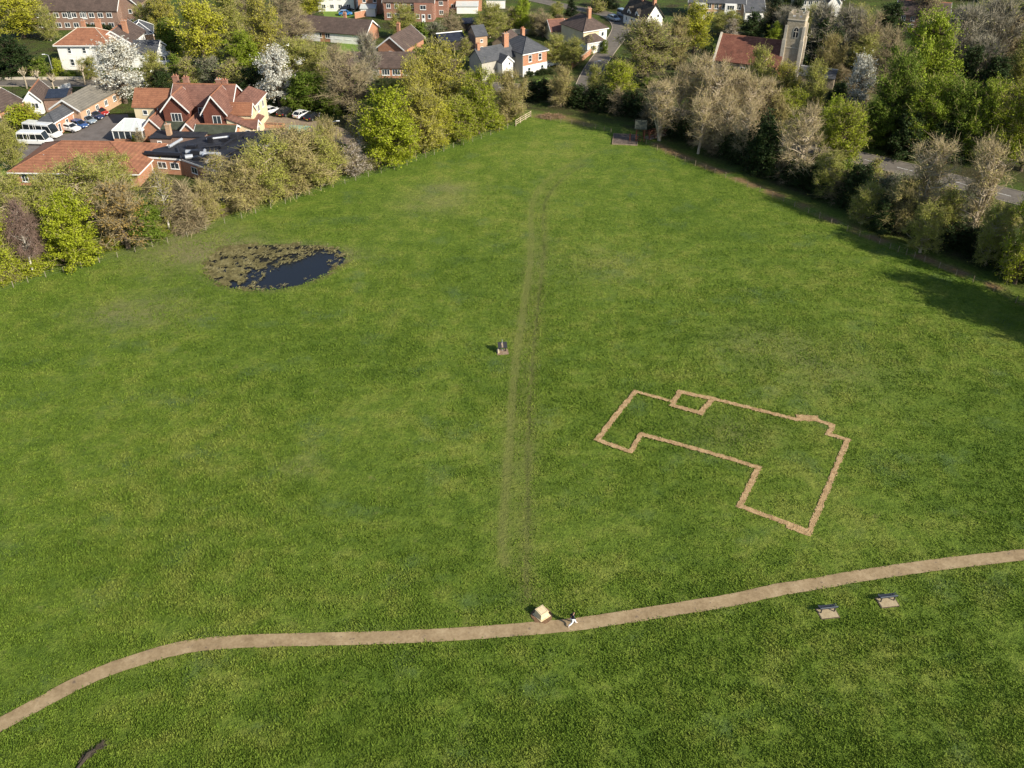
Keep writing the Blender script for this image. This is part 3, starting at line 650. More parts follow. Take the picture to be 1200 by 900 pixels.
# large tile hung house
h = House('gabled_mansion', 'large red tile hung house with twin front gables and tall chimneys', (192, 127), (267, 128.5), 5.6)
L = h.L
h.gable(0.6, L, 2.2, 10.0, 5.6, 2.9, 'tile_hung', 'tile_red', o=0.3)
h.gable(0, 5.0, -0.6, 4.5, 5.6, 2.7, 'tile_hung', 'tile_red', 'y', 0.45)
h.gable(8.4, L, -1.6, 4.5, 5.6, 3.1, 'tile_hung', 'tile_red', 'y', 0.45)
h.gable(-7.6, 0.6, 3.0, 9.0, 4.9, 2.5, 'render_cream', 'tile_orange', o=0.3, barge=False)
h.wall(-3.4, 0.59, 2.93, 3.0, 4.85, 'tile_hung')
h.hip(L-0.8, L+4.0, 4.0, 12, 5.2, 2.1, 'render_cream', 'tile_red', 0.35, None)
h.gable(L-0.5, L+4.1, 1.0, 3.9, 4.4, 1.6, 'render_cream', 'tile_orange', 'x', 0.25)
h.win(2.5, -.6, 3.2, 2.1, 1.7); h.win(11.0, -1.6, 2.3, 1.7, 2.6); h.win(6.7, 2.2, 3.8, 1.3, 1.4); h.win(-5.4, 3.0, 3.2, 1.0, 1.0); h.win(-2.2, 2.93, 3.1, 1.1, 1.6)
h.win(L+4.0, 6.5, 3.2, 1.2, 1.4, 'r'); h.win(L+4.0, 9.5, 3.2, 1.2, 1.4, 'r')
h.mono(L, L+5.0, -1.8, 5.5, 2.4, 4.4, 'render_cream', 'tile_red', 'r')
h.gable(L+2.6, L+5.6, -1.2, 1.2, 2.4, 1.1, 'render_cream', 'tile_red', 'x', 0.2); h.win(L+4.0, -1.8, 0.6, .9, 1.6); h.win(L+5.6, 0, 0.3, 1.1, 2.0, 'r')
h.mono(0.2, 4.8, -3.2, -0.62, 2.5, 3.1, 'brick_orange', 'moss_felt'); h.win(2.0, -3.2, 0.8, 2.0, 1.3)
h.gable(4.4, 7.4, -4.6, 1.5, 2.6, 1.6, 'brick_orange', 'tile_red', 'y', 0.3)
h.gable(7.6, 15.2, -5.2, -1.62, 2.6, 1.0, 'brick_orange', 'moss_felt', 'x', 0.3); h.win(10.2, -5.2, 0.5, 1.9, 1.6); h.win(15.2, -3.4, .8, 1.2, 1.3, 'r')
h.gable(-3.6, -0.4, -3.0, 3.0, 2.7, 1.7, 'brick_orange', 'tile_red', 'y', 0.3)
h.flat(-0.4, 3.8, -8.2, -4.2, 2.4, 'brick_brown'); h.win(1.4, -8.2, 0.0, .9, 2.0, 'f', 'door'); h.chimney(3.0, -6.6, 2.4, 4.8, .9, .8, 'brick_pale', 1)
h.flat(3.9, 10.0, -8.0, -5.4, 2.7, 'brick_brown')
for x, y, z in ((0.2, 8.0, 9.7), (2.9, 6.6, 9.9), (9.6, 6.6, 9.6), (10.8, 6.6, 9.5)):
    h.chimney(x, y, 5, z, 1.05, .85, 'brick_red', 2)
# conservatory (part of the house)
cf = MB(); x0, x1, y0, y1 = -9.6, -3.6, -4.2, 1.4
for x in np.linspace(x0, x1, 6): cf.box((x-.06, y0, 0.7), (x+.06, y0+.12, 2.3))
for y in np.linspace(y0, y1, 5): cf.box((x1-.12, y-.06+.05, 0.7), (x1, y+.06+.05, 2.3)); cf.box((x0, y-.06+.05, 0.7), (x0+.12, y+.06+.05, 2.3))
cf.box((x0-.1, y0-.1, 2.3), (x1+.1, y0+.15, 2.45)); cf.box((x0-.1, y0+.15, 2.3), (x0+.15, y1, 2.45)); cf.box((x1-.15, y0+.15, 2.3), (x1+.1, y1, 2.45))
ap0, ap1 = ((x0+x1)/2-1.2, (y0+y1)/2, 3.9), ((x0+x1)/2+1.0, (y0+y1)/2, 3.9)
for a in [(x0, y0), (x0+2, y0), (x0+4, y0), (x1, y0), (x0, y1), (x1, y1), (x1, (y0+y1)/2), (x0, (y0+y1)/2)]:
    e = ap0 if a[0] < (x0+x1)/2 else ap1; cf.tube([(a[0], a[1], 2.47), (e[0], e[1], e[2]+.03)], 0.06, 4)
cf.tube([ap0, ap1], 0.09, 4); con = h.part(cf, 'conservatory', 'white_paint')
cg = MB(); cg.add([(x0,y0,2.46),(x1,y0,2.46),(x1,y1,2.46),(x0,y1,2.46),ap0,ap1], [(0,1,5,4),(1,2,5),(2,3,4,5),(3,0,4)]); cg.build('glass_roof', M['glass_roof'], con)
cg = MB(); cg.box((x0+.04, y0+.04, 0.72), (x1-.04, y0+.08, 2.28)); cg.box((x1-.08, y0+.1, 0.72), (x1-.04, y1, 2.28)); cg.box((x0+.04, y0+.1, .72), (x0+.08, y1, 2.28)); cg.build('glazing', M['glass'], con)
cg = MB(); cg.box((x0, y0, -.1), (x1, y0+.14, .69)); cg.box((x0, y0+.14, -.1), (x0+.14, y1, .69)); cg.box((x1-.14, y0+.14, -.1), (x1, y1, .69)); cg.build('plinth', M['brick_orange'], con)
# orange hipped hall
h = House('orange_roofed_hall', 'brick hall with big orange hipped tile roof by the field hedge', (15, 201), (160, 203), 2.6, 'building')
L = h.L; h.hip(0, L, 0, 13.5, 2.6, 3.1, 'brick_orange', 'tile_orange', 0.7, 'tile_orange'); h.row(0.8, L-.8, 0, (0.7,), 10, 1.2, 1.6)
k = MB(); k.cyl((4.5, 3.5), .18, 3.2, 4.5, 8, 0, .14); k.build('roof_vent', M['silver'], h.root)
# flat roofed link block: polygon plan, pipes on the roof
pts = [P(x, y, 3.0) for x, y in [(168,184),(213,187),(243,197.5),(296,209),(322,184),(322,154),(262,157),(238,162),(210,169),(182,176)]]
o0 = pts[0]; root = thing('flat_roofed_block', 'orange brick block with black flat roof covered in pipes', 'building', (o0.x, o0.y, 0))
poly = [(p.x - o0.x, p.y - o0.y) for p in pts]
mb = MB(); mb.prism(poly, -.2, 3.0); mb.build('wall', M['brick_orange'], root)
c = Vector((sum(p[0] for p in poly)/len(poly), sum(p[1] for p in poly)/len(poly)))
po = [((x - c.x) * 1.02 + c.x, (y - c.y) * 1.02 + c.y) for x, y in poly]
mb = MB(); mb.prism(po, 3.005, 3.22); rf = mb.build('roof', M['roof_felt'], root)
pi = [((x - c.x) * 1.025 + c.x, (y - c.y) * 1.025 + c.y) for x, y in poly]
mb = MB()
for i in range(4):
    a, b_ = Vector(pi[i]), Vector(pi[i+1]); d = (b_ - a); T = Matrix.Translation((a.x, a.y, 2.85)) @ Matrix.Rotation(math.atan2(d.y, d.x), 4, 'Z'); mb.box((0, -.03, 0), (d.length, .03, .3), 0, T)
mb.build('fascia', M['white_paint'], rf)
def lp(x, y, z=3.3): q = P(x, y, z); return (q.x - o0.x, q.y - o0.y, z)
mb = MB(); mb.tube([lp(170,179.5,3.7), lp(212,181.5,3.7)], .45, 10); mb.build('black_duct', M['black_metal'], rf)
for a, b_, r_, mt in [((218,178),(228,178),.42,'silver'),((217,184),(226,183),.42,'silver'),((235,180),(258,181),.42,'silver'),((238,184),(240,176),.3,'silver'),((242,190),(250,183),.25,'silver'),
        ((270,180),(304,154),.25,'black_metal'),((258,173),(285,155),.22,'black_metal'),((208,172),(212,186),.2,'black_metal'),((240,172),(262,170),.25,'black_metal'),((198,172),(213,163),.28,'silver'),((242,163),(268,160),.2,'silver'),
        ((262,184),(292,180),.3,'black_metal'),((285,172),(318,170),.2,'silver'),((295,190),(320,186),.2,'black_metal')]:
    mb = MB(); A, B = lp(*a, 3.6), lp(*b_, 3.6); mb.tube([A, B], r_, 8)
    for t in (.25, .75):
        q = [A[i] + (B[i]-A[i])*t for i in range(3)]; mb.box((q[0]-.05, q[1]-.05, 3.2), (q[0]+.05, q[1]+.05, 3.6))
    mb.build('silver_duct' if mt == 'silver' else 'black_duct', M[mt], rf)
rr = random.Random(5)
for a in [(230,182),(234,187),(246,186),(264,166),(275,163),(290,162),(247,167),(225,173),(288,176),(305,176),(310,165),(266,190)]:
    q = lp(*a, 3.22); w_, d_, hh = rr.uniform(.8, 2.2), rr.uniform(.6, 1.4), rr.uniform(.4, 1.1); mb = MB(); mb.box((q[0]-w_/2, q[1]-d_/2, 3.225), (q[0]+w_/2, q[1]+d_/2, 3.22+hh))
    mb.box((q[0]-w_*.35, q[1]-d_*.35, 3.222+hh), (q[0]+w_*.35, q[1]+d_*.35, 3.3+hh)); mb.build('roof_unit', M[rr.choice(['black_metal', 'black_metal', 'silver', 'roof_felt'])], rf, bevel=.03)
for i, ts in ((0, (.12, .45, .78)), (1, (.45,)), (2, (.2, .5, .8))):
    a, b_ = Vector(poly[i]), Vector(poly[i+1]); d = b_ - a; n = Vector((d.y, -d.x)).normalized()
    for j, t in enumerate(ts):
        q = a + d*t; st = 'door' if (i, j) == (0, 0) else 'casement'; fm, pm, _ = win_mesh(*((1.0, 2.1) if st == 'door' else (1.7, 1.2)), st)
        f_ = link(bpy.data.objects.new('door' if st == 'door' else 'window', fm), root); f_.location = (q.x, q.y, 0 if st == 'door' else 1.1); f_.rotation_euler = (0, 0, math.atan2(d.y, d.x)); link(bpy.data.objects.new('pane', pm), f_)

# bungalows and houses, upper left
h = House('bungalow', 'long brown roofed bungalow row with white window bays on the lawn', (342, 34), (428, 41), 2.6)
L = h.L; h.gable(0, L, 0, 8.5, 2.6, 2.6, 'brick_orange', 'tile_brown', o=.4, ridge=None); h.row(.5, L-.5, 0, (1.0,), 7, 1.9, 1.3); h.chimney(L*.62, 5.5, 4, 6.4)
k = MB(); k.box((L*.05, -.04, .0), (L*.38, -.002, 2.3)); k.box((L*.52, -.04, .0), (L-.6, -.002, 2.3)); h.part(k, 'apron_wall', 'render_white')
h = House('bungalow', 'bungalow with brick gable and white bargeboards facing the field', (443, 55), (473, 58), 2.8)
L = h.L; h.gable(0, L, 0, 12, 2.8, 2.6, 'brick_orange', 'tile_brown', 'y', .4, ridge=None); h.chimney(L*.4, 6.5, 4.6, 7.3); h.win(L*.5, 0, 1.0, 1.2, 1.1)
h = House('bungalow', 'low bungalow with brown roof and white windows behind bare trees', (407, 79), (484, 79), 2.5)
L = h.L; h.gable(0, L, 0, 8.5, 2.5, 2.3, 'brick_orange', 'tile_brown', o=.4, barge=False, ridge=None); h.row(.3, L-.3, 0, (0.7,), 6, 1.9, 1.4)
h = House('white_house', 'white house at the top edge above a small lawn', (371, -6), (414, -6), 4.6)
L = h.L; h.gable(0, L, 0, 8, 4.6, 2.6, 'render_white', 'tile_brown'); h.row(.5, L-.5, 0, (.8, 3.2), 4, 1.2, 1.2)
h = House('terrace_house', 'orange brick house with a white porch left of the brick terrace', (419, -4), (446, -4), 4.8)
L = h.L; h.gable(0, L, 0, 8, 4.8, 2.6, 'brick_orange', 'tile_brown'); h.row(.3, L-.3, 0, (.8, 3.2), 2, 1.0, 1.2); h.mono(1, L-1.5, -3, -.02, 2.1, 2.7, 'render_white', 'glass_roof')
h = House('terrace_row', 'red brick terrace with dark roofs and white windows at the top', (449, 2), (508, 3), 5.0, 'terrace')
L = h.L; h.gable(0, L, 0, 8.5, 5.0, 3, 'brick_red', 'tile_brown', o=.3); h.row(.3, L-.3, 0, (.8, 3.3), 6, 1.2, 1.2)
h.wall(L*.62, L*.99, -1.2, -.01, 4.9, 'brick_red'); h.win(L*.8, -1.2, 3.3, 1.7, 1.2); h.win(L*.8, -1.2, 0, 1.0, 2.1, 'f', 'door'); h.win(L*.69, -1.2, .9, .9, 1.2); h.win(L*.92, -1.2, .9, .9, 1.2)
h = House('terrace_house', 'deep red brick end house with white conservatory at the top edge', (509, -1), (524, -1), 5.0)
h.gable(0, h.L, 0, 9, 5.0, 2.8, 'brick_red', 'tile_brown'); h.row(.3, h.L-.3, 0, (.8, 3.3), 1, 1.2, 1.2)
h = House('brick_semi', 'orange brick semi with lean to conservatories at the top edge', (523, -8), (564, -8), 5.0)
L = h.L; h.gable(0, L, 0, 9, 5.0, 2.8, 'brick_orange', 'tile_brown'); h.row(.3, L-.3, 0, (.8, 3.3), 3, 1.3, 1.2); h.mono(L*.3, L*.9, -3.2, -.02, 2.0, 2.7, 'render_white', 'glass_roof')
# solar roofed shed, narrow house, hut
h = House('solar_roofed_shed', 'small shed with solar panels covering its roof behind olive trees', (516, 50), (545, 47), 2.3, 'shed')
h.gable(0, h.L, 0, 5.5, 2.3, 1.4, 'wood_dark', 'solar', o=.2, barge=False, ridge='white_paint')
h = House('narrow_house', 'narrow pale brick house with purple grey slate roof', (557.5, 43), (571, 41.5), 3.8)
L = h.L; h.gable(0, L, 0, 5.5, 3.8, 1.8, 'brick_pale', 'slate', o=.2, barge=False, ridge='slate'); h.wall(-.08, -.003, 0.01, 5.49, 3.7, 'brick_brown'); h.row(.2, L-.2, 0, (.5, 2.3), 1, .7, .7)
h = House('timber_hut', 'dark timber hut with brown roof between the narrow house and villa', (577, 50), (598, 52), 2.2, 'hut')
h.gable(0, h.L, 0, 7, 2.2, 1.7, 'wood', 'tile_brown', 'y', .3, barge=False, ridge=None); h.win(h.L*.5, 0, .6, .9, .9)
h = House('slate_outbuilding', 'low outbuilding with dark slate roof left of the victorian house', (554, 72.5), (574, 73.5), 2.4, 'outbuilding')
h.gable(0, h.L, 0, 7.5, 2.4, 1.5, 'render_grey', 'slate', 'x', .25, barge=False, ridge='slate'); h.win(h.L*.4, 0, .8, .8, .9)
# victorian house
h = House('victorian_house', 'victorian house with orange brick upper floor over white render', (613, 64), (641, 58.5), 5.3)
L = h.L; h.hip(0, L, 0, 9.5, 5.3, 2.6, 'brick_orange', 'slate', .35, 'slate')
k = MB(); k.box((-.06, -.06, -.2), (L+.06, -.003, 2.6)); h.part(k, 'white_render', 'render_white')
k = MB(); k.box((-.06, .0, -.2), (-.003, 9.4, 5.28)); h.part(k, 'side_render', 'render_grey')
h.row(.6, L-.6, -.0, (3.3,), 2, 1.0, 1.6, style='sash'); h.win(L*.25, -.06, .6, .9, 1.5, style='sash'); h.win(L*.8, -.06, .6, .9, 1.5, style='sash')
h.gable(-5.2, -2.2, 1.0, 8, 3.9, 1.3, 'render_white', 'slate', 'y', .2, barge=True, ridge=None); h.gable(-9.5, -.1, 3.2, 8.5, 4.3, 2.2, 'render_grey', 'slate', 'x', .25, barge=False, ridge='slate')
h.win(-3.7, 1.0, .7, .9, 1.3); h.win(-3.2, 1.0, 3.2, .6, .7)
h.chimney(-1.2, 5.5, 5, 9.2, 1.3, .9); h.chimney(L*.8, 8, 5.5, 8.9, .8, .8); h.chimney(-8.8, 5.8, 5, 7.9, .7, .7)
# solar cottage and white house
h = House('solar_cottage', 'low cottage half red tile half solar panel roof', (646, 37.5), (681, 35), 2.6, 'cottage')
L = h.L; rf = h.gable(0, L*.52, 0, 6.5, 2.6, 2.2, 'render_cream', 'tile_red', o=.2); h.gable(L*.52+.25, L, 0, 6.5, 2.6, 2.0, 'brick_brown', 'solar', o=.2, ridge='tile_orange', barge=False); h.win(L*.3, 0, .5, 1.2, 1.6)
h = House('cream_house', 'cream house with dark roof and solar panels beside the side road', (684, 37.5), (711, 33), 4.8)
L = h.L; rf = h.hip(0, L, 0, 10, 4.8, 2.9, 'render_cream', 'tile_brown', .4, 'tile_brown'); h.hip(-.8, L*.62, -3.0, .5, 2.7, 1.6, 'render_white', 'tile_brown', .3, None)
k = MB(); k.box((L*.66, -.05, -.1), (L+.05, -.003, 4.7)); h.part(k, 'white_render', 'render_white')
h.win(L*.82, -.05, 3.0, .9, 1.1); h.win(L*.82, -.05, .6, .9, 1.2); h.win(L*.1, -3.0, .9, 1.2, 1.1); h.chimney(L*.5, 3.0, 6, 9.6, .9, .8); h.row(L, 0, (1, 8), (3.0,), 3, .9, 1.0, 'r')
# thatched cottage
h = House('thatched_cottage', 'long white cottage with dark thatched roof and orange chimneys', (731, 13.5), (757, 22), 3.0, 'cottage')
L = h.L; rf = h.gable(0, L, 0, 6.0, 3.0, 3.4, 'render_white', 'thatch', o=.5, barge=False, ridge='thatch'); h.row(.5, L-.5, 0, (.9,), 4, .9, 1.0)
for x in (L*.25, L*.6): h.gable(x-.8, x+.8, -.1, 2.2, 3.7, .9, 'render_white', 'thatch', 'y', .2, barge=False, ridge=None); h.win(x, -.1, 2.9, .9, .8)
h.row(L, 0, (.5, 5.5), (.9, 2.8), 2, .8, .9, 'r'); h.chimney(L-.5, 3, 5.4, 8.6, .8, .9); h.chimney(L*.45, 3.1, 5.4, 8.2, .8, .9)
# top right houses
h = House('regency_house', 'pale house with white framed tall windows at the top edge', (808, 2), (873, 4), 4.6)
L = h.L; h.gable(0, L, 0, 9, 4.6, 3, 'brick_pale', 'slate'); h.row(.5, L-.5, 0, (.6, 2.9), 7, 1.2, 1.5)
for x in (L*.2, L*.75): h.wall(x-1.6, x+1.6, -1.1, -.01, 4.5, 'render_white'); h.win(x, -1.1, .7, 2.0, 1.5); h.win(x, -1.1, 2.9, 2.0, 1.3)
h = House('dark_roofed_lodge', 'small lodge with dark roof and white gable right of the pale house', (874, 13), (896, 13), 3.0)
h.gable(0, h.L, 0, 7, 3.0, 2.2, 'render_white', 'slate'); h.row(.3, h.L-.3, 0, (.8,), 3, 1, 1.2)
h = House('grey_roofed_house', 'grey roofed house with white gable at the top edge behind trees', (938, -1), (988, -1), 4.4)
L = h.L; h.gable(0, L, 0, 9, 4.4, 3, 'render_grey', 'slate'); h.gable(L*.65, L*.92, -1.5, 2, 3.8, 2, 'render_white', 'slate', 'y', .3); h.row(.5, L*.6, 0, (.7, 2.8), 4, 1.2, 1.3)
h = House('hidden_brick_house', 'orange brick gable glimpsed among bare trees right of the tower', (983, 45), (995, 45), 4.6)
h.gable(0, h.L, 0, 8, 4.6, 1.8, 'brick_orange', 'tile_brown', 'y', .3, barge=False); h.win(h.L*.5, 0, 2.6, 1, 1.1)
h = House('brown_roofed_house', 'long brown roofed house glimpsed behind bare trees at upper right', (1052, 16), (1112, 20), 4.4)
h.gable(0, h.L, 0, 8, 4.4, 2.6, 'brick_brown', 'tile_brown'); h.chimney(h.L*.2, 5, 6, 9, 1, .9, 'stone_pale'); h.row(.5, h.L-.5, 0, (.8, 2.8), 5, 1.1, 1.2)

# church: nave and tower are one building
h = House('church', 'flint church with red tiled nave and square battlemented tower', (838, 70), (912, 79), 4.2, 'church')
L = h.L; rf = h.gable(0, L, 0, 9.5, 4.2, 4.6, 'flint', 'tile_church', o=.25, barge=False)
k = MB(); k.sweep([(-.5, 0), (10, 0), (10, 4.1), (4.75, 9.4), (-.5, 4.1)], -.55, -.05, 'x'); h.part(k, 'gable_parapet', 'stone_pale')
M['tower_stone'] = mottled('tower_stone', (0.27, 0.215, 0.145), (0.38, 0.32, 0.23), 2.2, 0.9, (0.50, 0.43, 0.32), fine=14, bmp=0.04)
tx0, tx1, ty0, ty1, tz = L+.1, L+3.9, 2.2, 6.2, 12.2; up = 3.2
k = MB(); k.box((tx0, ty0, -.2), (tx1, ty1, 14.2)); tw = h.part(k, 'tower', 'tower_stone')
k = MB(); k.box((tx0-.1, ty0-.1, 14.2), (tx1+.1, ty1+.1, 14.38)); k.build('string_course', M['stone_pale'], tw)
k = MB(); k.box((tx0-.06, ty0-.06, 8.2), (tx1+.06, ty0-.002, 8.35)); k.box((tx1+.002, ty0-.06, 8.2), (tx1+.06, ty1, 8.35)); k.build('string_course', M['stone_pale'], tw)
k = MB()
k.box((tx0, ty0, 14.385), (tx1, ty0+.35, 14.9)); k.box((tx0, ty1-.35, 14.385), (tx1, ty1, 14.9)); k.box((tx0, ty0+.35, 14.385), (tx0+.35, ty1-.35, 14.9)); k.box((tx1-.35, ty0+.35, 14.385), (tx1, ty1-.35, 14.9))
for a, b_ in ((0, .24), (.4, .62), (.78, 1.0)):
    for yy in (ty0, ty1-.35): k.box((tx0+(tx1-tx0)*a, yy, 14.9), (tx0+(tx1-tx0)*b_, yy+.35, 15.6))
for a, b_ in ((.3, .5), (.65, .8)):
    for xx in (tx0, tx1-.35): k.box((xx, ty0+(ty1-ty0)*a, 14.9), (xx+.35, ty0+(ty1-ty0)*b_, 15.6))
k.build('battlement', M['tower_stone'], tw)
k = MB(); k.box((tx0+.3, ty0+.3, 14.4), (tx1-.3, ty1-.3, 14.5)); k.build('tower_roof', M['lead'], tw)
for (cx, cy) in ((tx1, ty0), (tx0, ty0), (tx1, ty1)):      # angle buttresses
    k = MB(); k.box((cx-.35 if cx == tx1 else cx-.5, cy-.35, -.2), (cx+.45 if cx == tx1 else cx+.3, cy+.3, 10.0)); k.box((cx-.3 if cx == tx1 else cx-.35, cy-.2, 10.0), (cx+.28 if cx == tx1 else cx+.25, cy+.25, 13.0)); k.build('buttress', M['stone_pale'], tw)
def lancet(x, z, w_, hh, face='f'):
    for nm, mt, g, dp in (('window_surround', 'stone_pale', .22, .05), ('window_opening', 'black_metal', 0, .08)):
        k = MB(); a = w_/2 + g; pts = [(-a, z-g), (a, z-g), (a, z+hh*.6)] + [(a*math.cos(t), z+hh*.6 + (hh*.4+g)*math.sin(t)) for t in np.linspace(.3, math.pi-.3, 6)] + [(-a, z+hh*.6)]
        n = len(pts)
        if face == 'f': vs = [(x+p, ty0-dp, q) for p, q in pts] + [(x+p, ty0-.003, q) for p, q in pts]
        else: vs = [(tx1+dp, x+p, q) for p, q in pts] + [(tx1+.003, x+p, q) for p, q in pts]
        k.add(vs, [tuple(range(n)), tuple(range(n, 2*n))[::-1]] + [(i, n+i, n+(i+1) % n, (i+1) % n) for i in range(n)])
        o = k.build(nm, M[mt], tw)
    k = MB()
    if face == 'f': k.box((x-.06, ty0-.12, z), (x+.06, ty0-.085, z+hh*.85)); k.box((x-w_/2, ty0-.12, z+hh*.55), (x-.065, ty0-.09, z+hh*.62)); k.box((x+.065, ty0-.12, z+hh*.55), (x+w_/2, ty0-.09, z+hh*.62))
    else: k.box((tx1+.085, x-.06, z), (tx1+.12, x+.06, z+hh*.85))
    k.build('mullion', M['stone_pale'], tw)
lancet((tx0+tx1)/2+.3, 10.6, 1.0, 2.1); lancet((ty0+ty1)/2, 10.6, 1.0, 2.1, 'r'); lancet((tx0+tx1)/2, 2.5, .9, 1.8)
for x in (L*.2, L*.45, L*.7): h.win(x, 0, 1.4, 1.1, 1.9)
h.gable(L-1.5, L+1.3, -2.4, 1.5, 2.6, 1.6, 'flint', 'tile_church', 'y', .25, barge=False)
h.gable(tx1+.6, tx1+8.5, 2.8, 6.4, 2.4, 1.4, 'flint', 'slate', 'x', .2, barge=False, ridge='lead')

# ================================================================ VEHICLES
def car(label, paint, loc, rz, L=4.3, W=1.8, H=1.47, kind='hatch', group=None, name='parked_car', cat='car'):
    root = thing(name, label, cat, loc, rz, group)
    hl, hw = L/2, W/2
    st = {'hatch': [(-hl, .45, .80, .82), (-hl+.12, .30, .97, .94), (-hl*.5, .24, .98, 1), (hl*.3, .24, .94, 1), (hl*.62, .25, .86, .98), (hl-.15, .30, .72, .90), (hl, .42, .60, .78)],
          'suv': [(-hl, .5, .95, .85), (-hl+.12, .34, 1.10, .95), (-hl*.5, .3, 1.12, 1), (hl*.3, .3, 1.08, 1), (hl*.62, .32, 1.02, .98), (hl-.12, .36, .90, .92), (hl, .48, .74, .8)],
          'bus': [(-hl, .45, 1.15, .9), (-hl+.1, .34, 1.25, .98), (-hl*.5, .3, 1.25, 1), (hl*.3, .3, 1.25, 1), (hl*.70, .3, 1.2, 1), (hl-.25, .34, 1.0, .95), (hl, .42, .75, .84)]}[kind]
    mb = MB(); n = 8
    for x, z0, z1, k in st:
        w_ = hw * k; mb.v += [(x, -w_*.9, z0), (x, -w_, z0+.12), (x, -w_, z1-.12), (x, -w_*.88, z1), (x, w_*.88, z1), (x, w_, z1-.12), (x, w_, z0+.12), (x, w_*.9, z0)]
    for i in range(len(st)-1):
        for j in range(n): mb.f.append((i*n+j, i*n+(j+1) % n, (i+1)*n+(j+1) % n, (i+1)*n+j)); mb.m.append(0)
    mb.f += [tuple(range(n)), tuple(range((len(st)-1)*n, len(st)*n))[::-1]]; mb.m += [0, 0]
    mb.build('body', M[paint], root, True, .02)
    belt = st[2][2] - .06
    if kind == 'bus': xs = (-hl+.05, -hl+.22, hl*.62, hl*.80)
    elif kind == 'suv': xs = (-hl+.12, -hl+.5, hl*.18, hl*.52)
    else: xs = (-hl+.1, -hl+.75, hl*.12, hl*.52)
    def trap(x0, x1, x2, x3, z0, z1, w0, w1): return [(x0,-w0,z0),(x3,-w0,z0),(x3,w0,z0),(x0,w0,z0),(x1,-w1,z1),(x2,-w1,z1),(x2,w1,z1),(x1,w1,z1)]
    bf = [(0,3,2,1),(4,5,6,7),(0,1,5,4),(1,2,6,5),(2,3,7,6),(3,0,4,7)]
    g = MB(); g.add(trap(*xs, belt, H-.05, hw*.9, hw*.74 if kind != 'bus' else hw*.86), bf); g.build('windows', M['car_glass'], root, bevel=.02)
    rf = MB(); w1 = hw*.76 if kind != 'bus' else hw*.9
    rf.add(trap(xs[1]-.04, xs[1]+.02, xs[2]-.02, xs[2]+.05, H-.049, H+.01, w1, w1*.93), bf)
    for sx in (-1, 1):
        for (xa, xb) in ((xs[0], xs[1]), (xs[3], xs[2]), ((xs[1]*.6+xs[2]*.4), (xs[1]*.58+xs[2]*.42))):
            rf.tube([(xa, sx*hw*.905, belt), (xb, sx*w1*.985, H-.04)], .045, 4)
        if kind == 'bus':
            for t in (.25, .5, .75): x = xs[1]+(xs[2]-xs[1])*t; rf.tube([(x, sx*hw*.905, belt), (x, sx*w1*.985, H-.04)], .05, 4)
            rf.box((xs[1], min(sx*w1*.9, sx*w1), H-.35), (xs[2], max(sx*w1*.9, sx*w1*1.005), H-.05))
    rf.build('roof_panel', M[paint], root, bevel=.015)
    for x in (-hl*.62, hl*.64):
        for sx in (-1, 1):
            w_ = MB(); r_ = .33 if kind != 'bus' else .36; y0 = sx*(hw-.2); w_.tube([(x, y0, r_), (x, sx*(hw+.01), r_)], r_, 16)
            o = w_.build('wheel', M['tyre'], root); q = MB(); q.tube([(x, sx*(hw), r_), (x, sx*(hw+.025), r_)], r_*.6, 12); q.build('rim', M['rim'], o)
    for sx in (-1, 1):
        q = MB(); q.box((hl-.14, min(sx*hw*.5, sx*hw*.84), .58), (hl-.02, max(sx*hw*.5, sx*hw*.84), .72)); q.build('headlight', M['lamp_clear'], root, bevel=.03)
        q = MB(); q.box((-hl-.015, min(sx*hw*.6, sx*hw*.86), .66), (-hl+.09, max(sx*hw*.6, sx*hw*.86), .86)); q.build('tail_light', M['lamp_red'], root, bevel=.02)
        q = MB(); q.box((hl*.36, min(sx*(hw-.02), sx*(hw+.16)), belt-.02), (hl*.42, max(sx*(hw-.02), sx*(hw+.16)), belt+.13)); q.build('wing_mirror', M[paint], root, bevel=.02)
    q = MB(); q.box((-hl-.02, -.26, .52), (-hl+.03, .26, .63)); q.build('number_plate', M['plate_yellow'], root)
    q = MB(); q.box((hl-.03, -.26, .42), (hl+.015, .26, .53)); q.build('number_plate', M['plate_white'], root)
    return root
def at(x, y): q = P(x, y); return (q.x, q.y, 0.03)
A = R(-28); G1 = 'cars parked in the asphalt car park'; G2 = 'cars parked along the gravel yard'
car('red hatchback, farthest of the parked row beside the brick hall', 'car_red', at(118,134.5), A, group=G1)
car('dark navy car parked just in front of the red hatchback', 'car_navy', at(111,139), A, 4.7, 1.85, 1.5, 'suv', G1)
car('silver blue car third in the row beside the brick hall', 'car_greyblue', at(103,144), A, group=G1)
car('deep blue car parked between the silver and white cars', 'car_blue', at(93.5,149), A, group=G1)
car('white car nearest the minibuses in the asphalt car park', 'car_white', at(83,153.5), R(-22), 4.5, 1.85, 1.55, 'suv', G1)
car('longer white minibus with raised roof behind the other minibus', 'car_white', at(52,160), R(-16), 7.6, 2.3, 2.85, 'bus', 'minibuses', 'minibus', 'minibus')
car('shorter white minibus parked nearer the orange roofed hall', 'car_white', at(43,169), R(-4), 6.4, 2.1, 2.6, 'bus', 'minibuses', 'minibus', 'minibus')
car('grey blue car at the left end of the gravel yard row', 'car_greyblue', at(304,131), R(28), group=G2)
car('white hatchback second from the left in the gravel yard', 'car_white', at(318,132.5), R(48), 4.1, 1.78, 1.5, 'hatch', G2)
car('black car in the middle of the gravel yard row', 'car_black', at(334,134.5), R(75), 4.5, 1.85, 1.6, 'suv', G2)
car('white car right of the black one in the gravel yard', 'car_white', at(354,137), R(62), 4.3, 1.8, 1.5, 'hatch', G2)
